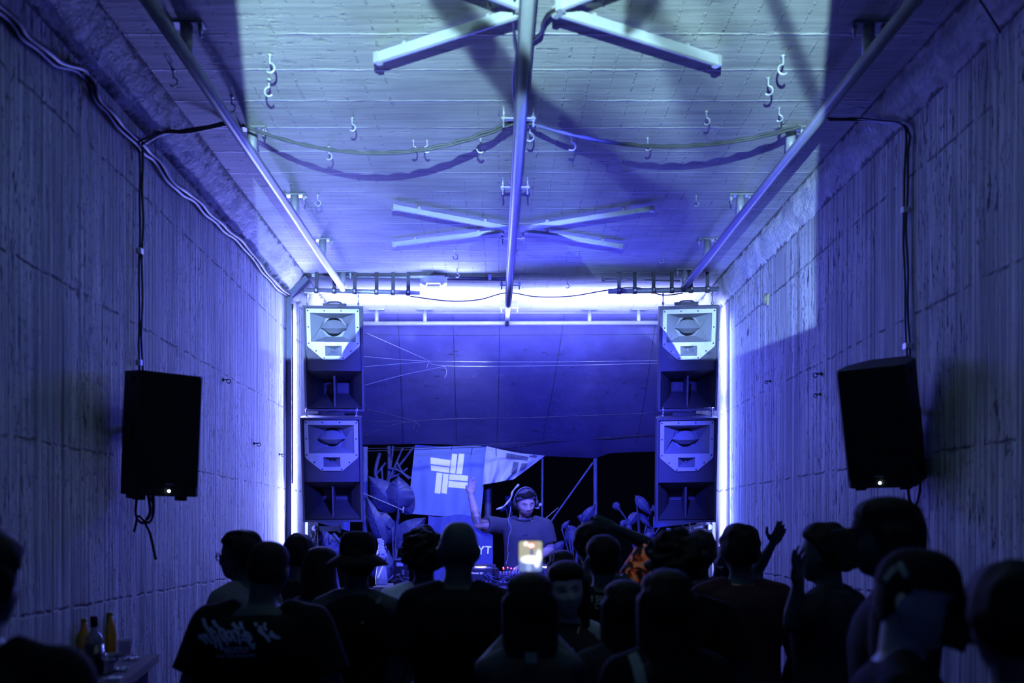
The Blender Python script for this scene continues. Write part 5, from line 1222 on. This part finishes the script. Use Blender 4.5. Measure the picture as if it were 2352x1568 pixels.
# ---------------------------------------------------------------- white statue by the table
c = at(876, 1290, 9.0); s = .56; base = Vector((c.x, 9.0, ZT - .02))
t = thing('plaster_statue', 'white plaster bust with a tall knobbly crown, standing among the leaves', 'statue', (c.x, 9.0, ZT), (0, 0, PI))
hz = at(877, 1275, 9.0).z - ZT; mb = MB(); Mh = Matrix.Translation((0, .0, hz)) @ Matrix.Scale(s, 4); add_head(mb, Mh); mb.loft([(0, .055, .045, 0, 0), (.05, .058, .048, 0, 0), (hz - .09, .040, .036, 0, -.005), (hz - .04, .028, .028, 0, 0)], 18)
me = remesh(mb, .0028, 1); a = coords(me); tint = np.ones((len(a), 4)); hh = np.array(Mh.inverted()); L_ = a @ hh[:3, :3].T + hh[:3, 3]
g_ = lambda v, c_, s_: np.exp(-((v - c_) / s_) ** 2); fr = L_[:, 1] > .03; dk = fr * (g_(L_[:, 2], .010, .012) * np.clip(1.3 - np.abs(np.abs(L_[:, 0]) - .032) / .018, 0, 1) + g_(L_[:, 2], -.063, .006) * np.clip(1.3 - np.abs(L_[:, 0]) / .024, 0, 1) + g_(L_[:, 2], -.042, .006) * np.clip(1.2 - np.abs(L_[:, 0]) / .016, 0, 1))  # shade in eye sockets, mouth and under the nose tinted in
tint[:, :3] *= (1 - .8 * np.clip(dk, 0, 1))[:, None]; ca = me.color_attributes.new('tint', 'FLOAT_COLOR', 'POINT'); ca.data.foreach_set('color', tint.ravel()); mesh_obj('bust', me, M['statue'], t)
mb = MB()
for i, (x, z, r) in enumerate(((0, .075, .030), (.006, .095, .022), (-.004, .105, .022), (.012, .118, .018), (-.008, .130, .016), (.016, .135, .018), (.024, .146, .014), (.006, .148, .014))): mb.ell((x, 0, hz + z - .005), (r, r * .9, r * .85))
mb.build('crown', M['horn'], t, False)
mb = MB(); mb.grid(lambda u, v: (-.034 + .012 * u + .055 * v, .050 + .004 * math.sin(v * 3) - .012 * (1 - v), hz - .07 - .13 * v), 2, 10); mb.build('sash', M['print'], t, False)
# ---------------------------------------------------------------- side bar with bottles
ZBAR = ZC - .66
t = thing('bar_counter', 'narrow dark bar counter along the left wall in the lower left corner', 'counter', (-1.86, 4.5, 0))
mb = MB(); vs = [(x, y, z) for z in (ZBAR - .04, ZBAR) for x, y in ((-2.012, 5.25), (-1.79, 5.25), (-1.60, 4.2), (-1.52, 3.7), (-2.012, 3.7))]; mb.add(vs, [(4, 3, 2, 1, 0), (5, 6, 7, 8, 9)] + [(i, (i + 1) % 5, 5 + (i + 1) % 5, 5 + i) for i in range(5)]); mb.build('countertop', M['darktee'], t)
mb = MB(); mb.box((-1.83, 4.45, (ZBAR - .04) / 2), (.02, 1.45, ZBAR - .04)); mb.build('front_panel', M['midtee'], t)
for y in (3.75, 5.15): mb = MB(); mb.box((-1.92, y, (ZBAR - .04) / 2), (.16, .03, ZBAR - .04)); mb.build('end_panel', M['darktee'], t)
p = on_z(216, 1549, ZBAR); t = thing('liquor_bottle', 'dark liquor bottle with black cap, clear shoulders, on the bar', 'bottle', p)
mb = MB(); mb.lathe([(.036, 0), (.040, .006), (.040, .150), (.036, .172), (.020, .192), (.0145, .203), (.0145, .235)], (0, 0, 0), (0, 0, 1), 24); mb.build('glass', M['glass'], t, False)
mb = MB(); mb.lathe([(.034, .004), (.0405, .010), (.0405, .138), (.020, .139)], (0, 0, 0), (0, 0, 1), 24); mb.build('liquor', M['darkliq'], t, False)
mb = MB(); mb.lathe([(.0165, .218), (.0165, .262), (.014, .265)], (0, 0, 0), (0, 0, 1), 18); mb.build('cap', M['padark'], t, False)
def beer(label, px, py):
    p = on_z(px, py, ZBAR); t = thing('beer_bottle', label, 'bottle', p, group='beer bottles on the bar')
    mb = MB(); mb.lathe([(.028, 0), (.031, .006), (.031, .125), (.026, .155), (.015, .185), (.0125, .195), (.0125, .222)], (0, 0, 0), (0, 0, 1), 22); mb.build('glass', M['amber'], t, False)
    mb = MB(); mb.lathe([(.0145, .215), (.0145, .228), (.012, .231)], (0, 0, 0), (0, 0, 1), 16); mb.build('cap', M['greencap'], t, False)
beer('amber beer bottle behind the liquor bottle on the bar', 253, 1508)
beer('amber beer bottle left of the liquor bottle, half hidden by a shoulder', 193, 1530)
def cupf(label, px, py, h, r):
    p = on_z(px, py, ZBAR); mb = MB(); mb.lathe([(r * .74, .0), (r, h), (r * 1.06, h), (r * 1.06, h - .004), (r * .97, h - .006), (r * .72, .004)], p, (0, 0, 1), 22)
    single(mb.build('plastic_cup', M['cup']), label, 'cup', 'plastic cups on the bar')
cupf('large clear plastic tub at the back of the bar, right of the beer bottle', 284, 1502, .075, .045)
cupf('clear plastic cup in front of the clear tub on the bar', 258, 1520, .045, .034)
cupf('clear plastic cup on the bar just right of the liquor bottle', 247, 1546, .065, .032)
for lb, px, py in (('crumpled pale napkin at the right side of the bar by the edge', 305, 1515), ('crumpled pale napkin at the front of the bar beside the liquor bottle', 262, 1562), ('small pale napkin in the middle of the bar', 276, 1540)):
    p = on_z(px, py, ZBAR); mb = MB(); mb.grid(lambda u, v: p + Vector(((u - .5) * .07, (v - .5) * .07, .012 + .012 * noise.noise((u * 4 + px, v * 4, 0)))), 10, 10); single(mb.build('paper_napkin', M['napkin']), lb, 'napkin', 'napkins on the bar')
# ================================================================ LIGHTS
def area(name, loc, rot, sx, sy, col, power, spread=PI):
    l = bpy.data.lights.new(name, 'AREA'); l.shape = 'RECTANGLE'; l.size = sx; l.size_y = sy; l.color = col; l.energy = power; l.spread = spread
    o = bpy.data.objects.new(name, l); COL.objects.link(o); o.location = loc; o.rotation_euler = rot; return o
def aim(o, target):
    o.rotation_euler = (Vector(target) - o.location).to_track_quat('-Z', 'Y').to_euler(); return o
BLUE = (.052, .048, 1.0); BLUE2 = (.11, .15, 1.0); HOT = (.21, .25, 1.0)
# strips of the light arch, turned toward wall and ceiling just inside the arch plane
def strip(name, loc, n, sx, sy, col, p):
    o = area(name, loc, (0, 0, 0), sx, sy, col, p)
    z = -Vector(n).normalized(); x = Vector((0, 0, 1)) if abs(z.z) < .2 else Vector((1, 0, 0)); x = (x - z * x.dot(z)).normalized(); y = z.cross(x)
    o.rotation_euler = Matrix((x, y, z)).transposed().to_euler(); return o
strip('arch_strip_right', (XR - .12, D_ARCH + .27, 2.55), (.96, .27, 0), 2.6, .05, HOT, 75)
strip('arch_strip_left', (XL + .12, D_ARCH + .33, 2.55), (-.96, .27, 0), 2.6, .05, HOT, 60)
strip('arch_strip_top', (.1, D_ARCH + .85, ZCEIL - .30), (0, .34, .94), 3.7, .45, HOT, 300)
# the same arch shines back along the left wall and the ceiling
def bwd(name, loc, sx, sz, col, p): return area(name, loc, (-PI / 2, 0, 0), sx, sz, col, p)
bwd('arch_strip_left_back', (XL + .085, D_ARCH + .03, 2.5), .10, 2.4, (.09, .10, 1.), 150)
bwd('arch_strip_left_glow', (XL + .085, D_ARCH + .02, 2.6), .05, 2.4, (.36, .42, 1.), 95)
bwd('arch_strip_right_back', (XR - .075, D_ARCH + .03, 2.5), .08, 2.4, BLUE2, 48)
bwd('arch_strip_top_back', (-1.0, D_ARCH - .05, ZCEIL - .2), 1.6, .10, (.2, .25, 1.), 60)
# unseen blue area lamp near the arch, throwing light down the tunnel
bwd('unseen_tunnel_wash', (.1, 9.25, 3.3), 2.6, .5, BLUE, 76)
# front wash on the stage
def spot(name, loc, tgt, ang, blend, col, p, r=.1):
    l = bpy.data.lights.new(name, 'SPOT'); l.spot_size = R_(ang); l.spot_blend = blend; l.color = col; l.energy = p; l.shadow_soft_size = r
    o = bpy.data.objects.new(name, l); COL.objects.link(o); o.location = loc; return aim(o, tgt)
spot('front_wash', (.4, 4.6, 3.85), (.1, 10.2, 2.35), 44, .5, (.05, .06, 1.), 4300, .15)
spot('stage_key', (.5, 8.0, 3.9), (.0, 9.9, 1.8), 62, .6, (.19, .24, 1.), 380, .1)
spot('added_tarp_uplight', (-.35, 10.55, .75), (.1, 12.4, 3.0), 110, .9, BLUE, 70, .2)  # uplight added to brighten the tarp, its source unseen
spot('plants_key', (-.2, 10.9, 3.9), (-1.0, 13.0, 1.9), 80, .8, (.36, .46, 1.), 215, .1)
spot('plants_key_right', (1.0, 10.9, 3.9), (1.6, 13.0, 1.9), 60, .8, (.3, .36, 1.), 110, .1)
# faint blue fill lamp added behind the camera
area('rear_fill', (0, -2.6, 2.4), (PI / 2, 0, 0), 3.5, 2.5, (.10, .24, 1.0), 9)
# ---------------------------------------------------------------- the projector: a lamp with a picture gate and drawn-in shadow bands
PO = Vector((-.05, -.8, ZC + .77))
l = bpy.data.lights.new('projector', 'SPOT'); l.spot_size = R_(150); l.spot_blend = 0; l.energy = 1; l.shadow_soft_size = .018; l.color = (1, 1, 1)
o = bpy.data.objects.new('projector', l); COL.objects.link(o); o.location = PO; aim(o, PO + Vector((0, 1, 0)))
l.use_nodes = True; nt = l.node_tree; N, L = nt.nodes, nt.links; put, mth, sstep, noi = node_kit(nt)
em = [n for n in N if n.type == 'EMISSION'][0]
tc = N.new('ShaderNodeTexCoord'); sp_ = N.new('ShaderNodeSeparateXYZ'); L.new(tc.outputs['Normal'], sp_.inputs[0])
nz = mth('ABSOLUTE', sp_.outputs[2])
U = mth('DIVIDE', sp_.outputs[0], nz); Vv = mth('DIVIDE', sp_.outputs[1], nz)
USIGN, VSIGN = 1., 1.
U = mth('MULTIPLY', U, USIGN); Vv = mth('MULTIPLY', Vv, VSIGN)
e = .0012
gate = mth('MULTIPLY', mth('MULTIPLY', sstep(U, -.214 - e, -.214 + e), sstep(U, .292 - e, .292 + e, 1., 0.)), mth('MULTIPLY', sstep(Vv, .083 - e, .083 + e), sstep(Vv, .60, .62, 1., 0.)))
def uv(px, py): p = on_z(px, py, ZCEIL); return ((p.x - PO.x) / (p.y - PO.y), (p.z - PO.z) / (p.y - PO.y))
def band(px0, w0, px1, w1, soft, depth):  # soft ceiling shadow drawn into the projector light as a dark band
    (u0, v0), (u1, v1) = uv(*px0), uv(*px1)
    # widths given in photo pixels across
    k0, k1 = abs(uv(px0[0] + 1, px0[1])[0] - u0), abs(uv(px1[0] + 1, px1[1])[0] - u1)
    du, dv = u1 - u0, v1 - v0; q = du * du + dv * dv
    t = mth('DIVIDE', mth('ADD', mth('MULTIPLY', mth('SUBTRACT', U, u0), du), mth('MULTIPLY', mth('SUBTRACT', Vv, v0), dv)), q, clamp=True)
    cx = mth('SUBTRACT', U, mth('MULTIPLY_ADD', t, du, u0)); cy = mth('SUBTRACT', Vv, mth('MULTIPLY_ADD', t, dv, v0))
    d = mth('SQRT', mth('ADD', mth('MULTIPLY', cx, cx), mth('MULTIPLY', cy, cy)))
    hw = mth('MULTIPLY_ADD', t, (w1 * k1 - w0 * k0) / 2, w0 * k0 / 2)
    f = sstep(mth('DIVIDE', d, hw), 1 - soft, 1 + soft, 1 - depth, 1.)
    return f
gate_shade = gate
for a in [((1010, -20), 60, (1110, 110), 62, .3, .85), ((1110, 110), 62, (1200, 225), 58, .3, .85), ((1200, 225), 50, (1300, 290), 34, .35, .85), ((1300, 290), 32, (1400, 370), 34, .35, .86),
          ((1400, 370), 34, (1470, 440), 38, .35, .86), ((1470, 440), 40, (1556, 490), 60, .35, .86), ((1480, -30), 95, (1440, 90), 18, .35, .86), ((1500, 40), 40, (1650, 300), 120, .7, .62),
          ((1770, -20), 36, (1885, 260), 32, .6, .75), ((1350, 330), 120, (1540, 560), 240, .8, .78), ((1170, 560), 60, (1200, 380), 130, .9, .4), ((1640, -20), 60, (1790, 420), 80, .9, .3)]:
    gate_shade = mth('MULTIPLY', gate_shade, band(*a))
mp = N.new('ShaderNodeCombineXYZ'); L.new(U, mp.inputs[0]); L.new(Vv, mp.inputs[1])
gate_shade = mth('MULTIPLY', gate_shade, mth('MINIMUM', mth('POWER', mth('DIVIDE', .26, mth('MAXIMUM', Vv, .05)), 1.35), 2.3))
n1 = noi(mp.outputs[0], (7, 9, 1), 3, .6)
gate_shade = mth('MULTIPLY', gate_shade, sstep(n1, .3, .7, .72, 1.1))
cr = N.new('ShaderNodeMix'); cr.data_type = 'RGBA'; cr.inputs['A'].default_value = (.30, .50, 1.0, 1); cr.inputs['B'].default_value = (.50, .90, 1.0, 1)
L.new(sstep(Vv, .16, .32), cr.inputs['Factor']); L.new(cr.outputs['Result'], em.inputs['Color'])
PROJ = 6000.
L.new(mth('MULTIPLY', gate_shade, PROJ), em.inputs['Strength'])
# world: a dark blue night
w = bpy.data.worlds.new('night'); scene.world = w; w.use_nodes = True
bg = w.node_tree.nodes['Background']; bg.inputs[0].default_value = (.02, .03, .10, 1); bg.inputs[1].default_value = .03
# ================================================================ CAMERA
cd = bpy.data.cameras.new('camera'); cam = bpy.data.objects.new('camera', cd); COL.objects.link(cam)
cam.location = CAM; cam.rotation_euler = (PI / 2, 0, 0); cd.lens = 35; cd.sensor_width = 36; cd.sensor_fit = 'HORIZONTAL'
cd.shift_x = (1176 - VX) / 2352; cd.shift_y = (VY - 784) / 2352
cd.dof.use_dof = True; cd.dof.focus_distance = 9.6; cd.dof.aperture_fstop = 1.9
cd.clip_start = .05
scene.camera = cam
scene.view_settings.view_transform = 'Standard'; scene.view_settings.look = 'None'
scene.view_settings.exposure = 0; scene.view_settings.gamma = 1
cy = scene.cycles; cy.use_denoising = True
cy.max_bounces = 4; cy.diffuse_bounces = 2; cy.glossy_bounces = 1; cy.transmission_bounces = 2; cy.transparent_max_bounces = 6
cy.use_adaptive_sampling = True; cy.adaptive_threshold = .08; cy.adaptive_min_samples = 12; cy.light_sampling_threshold = .03
cy.caustics_reflective = False; cy.caustics_refractive = False; cy.sample_clamp_indirect = 4
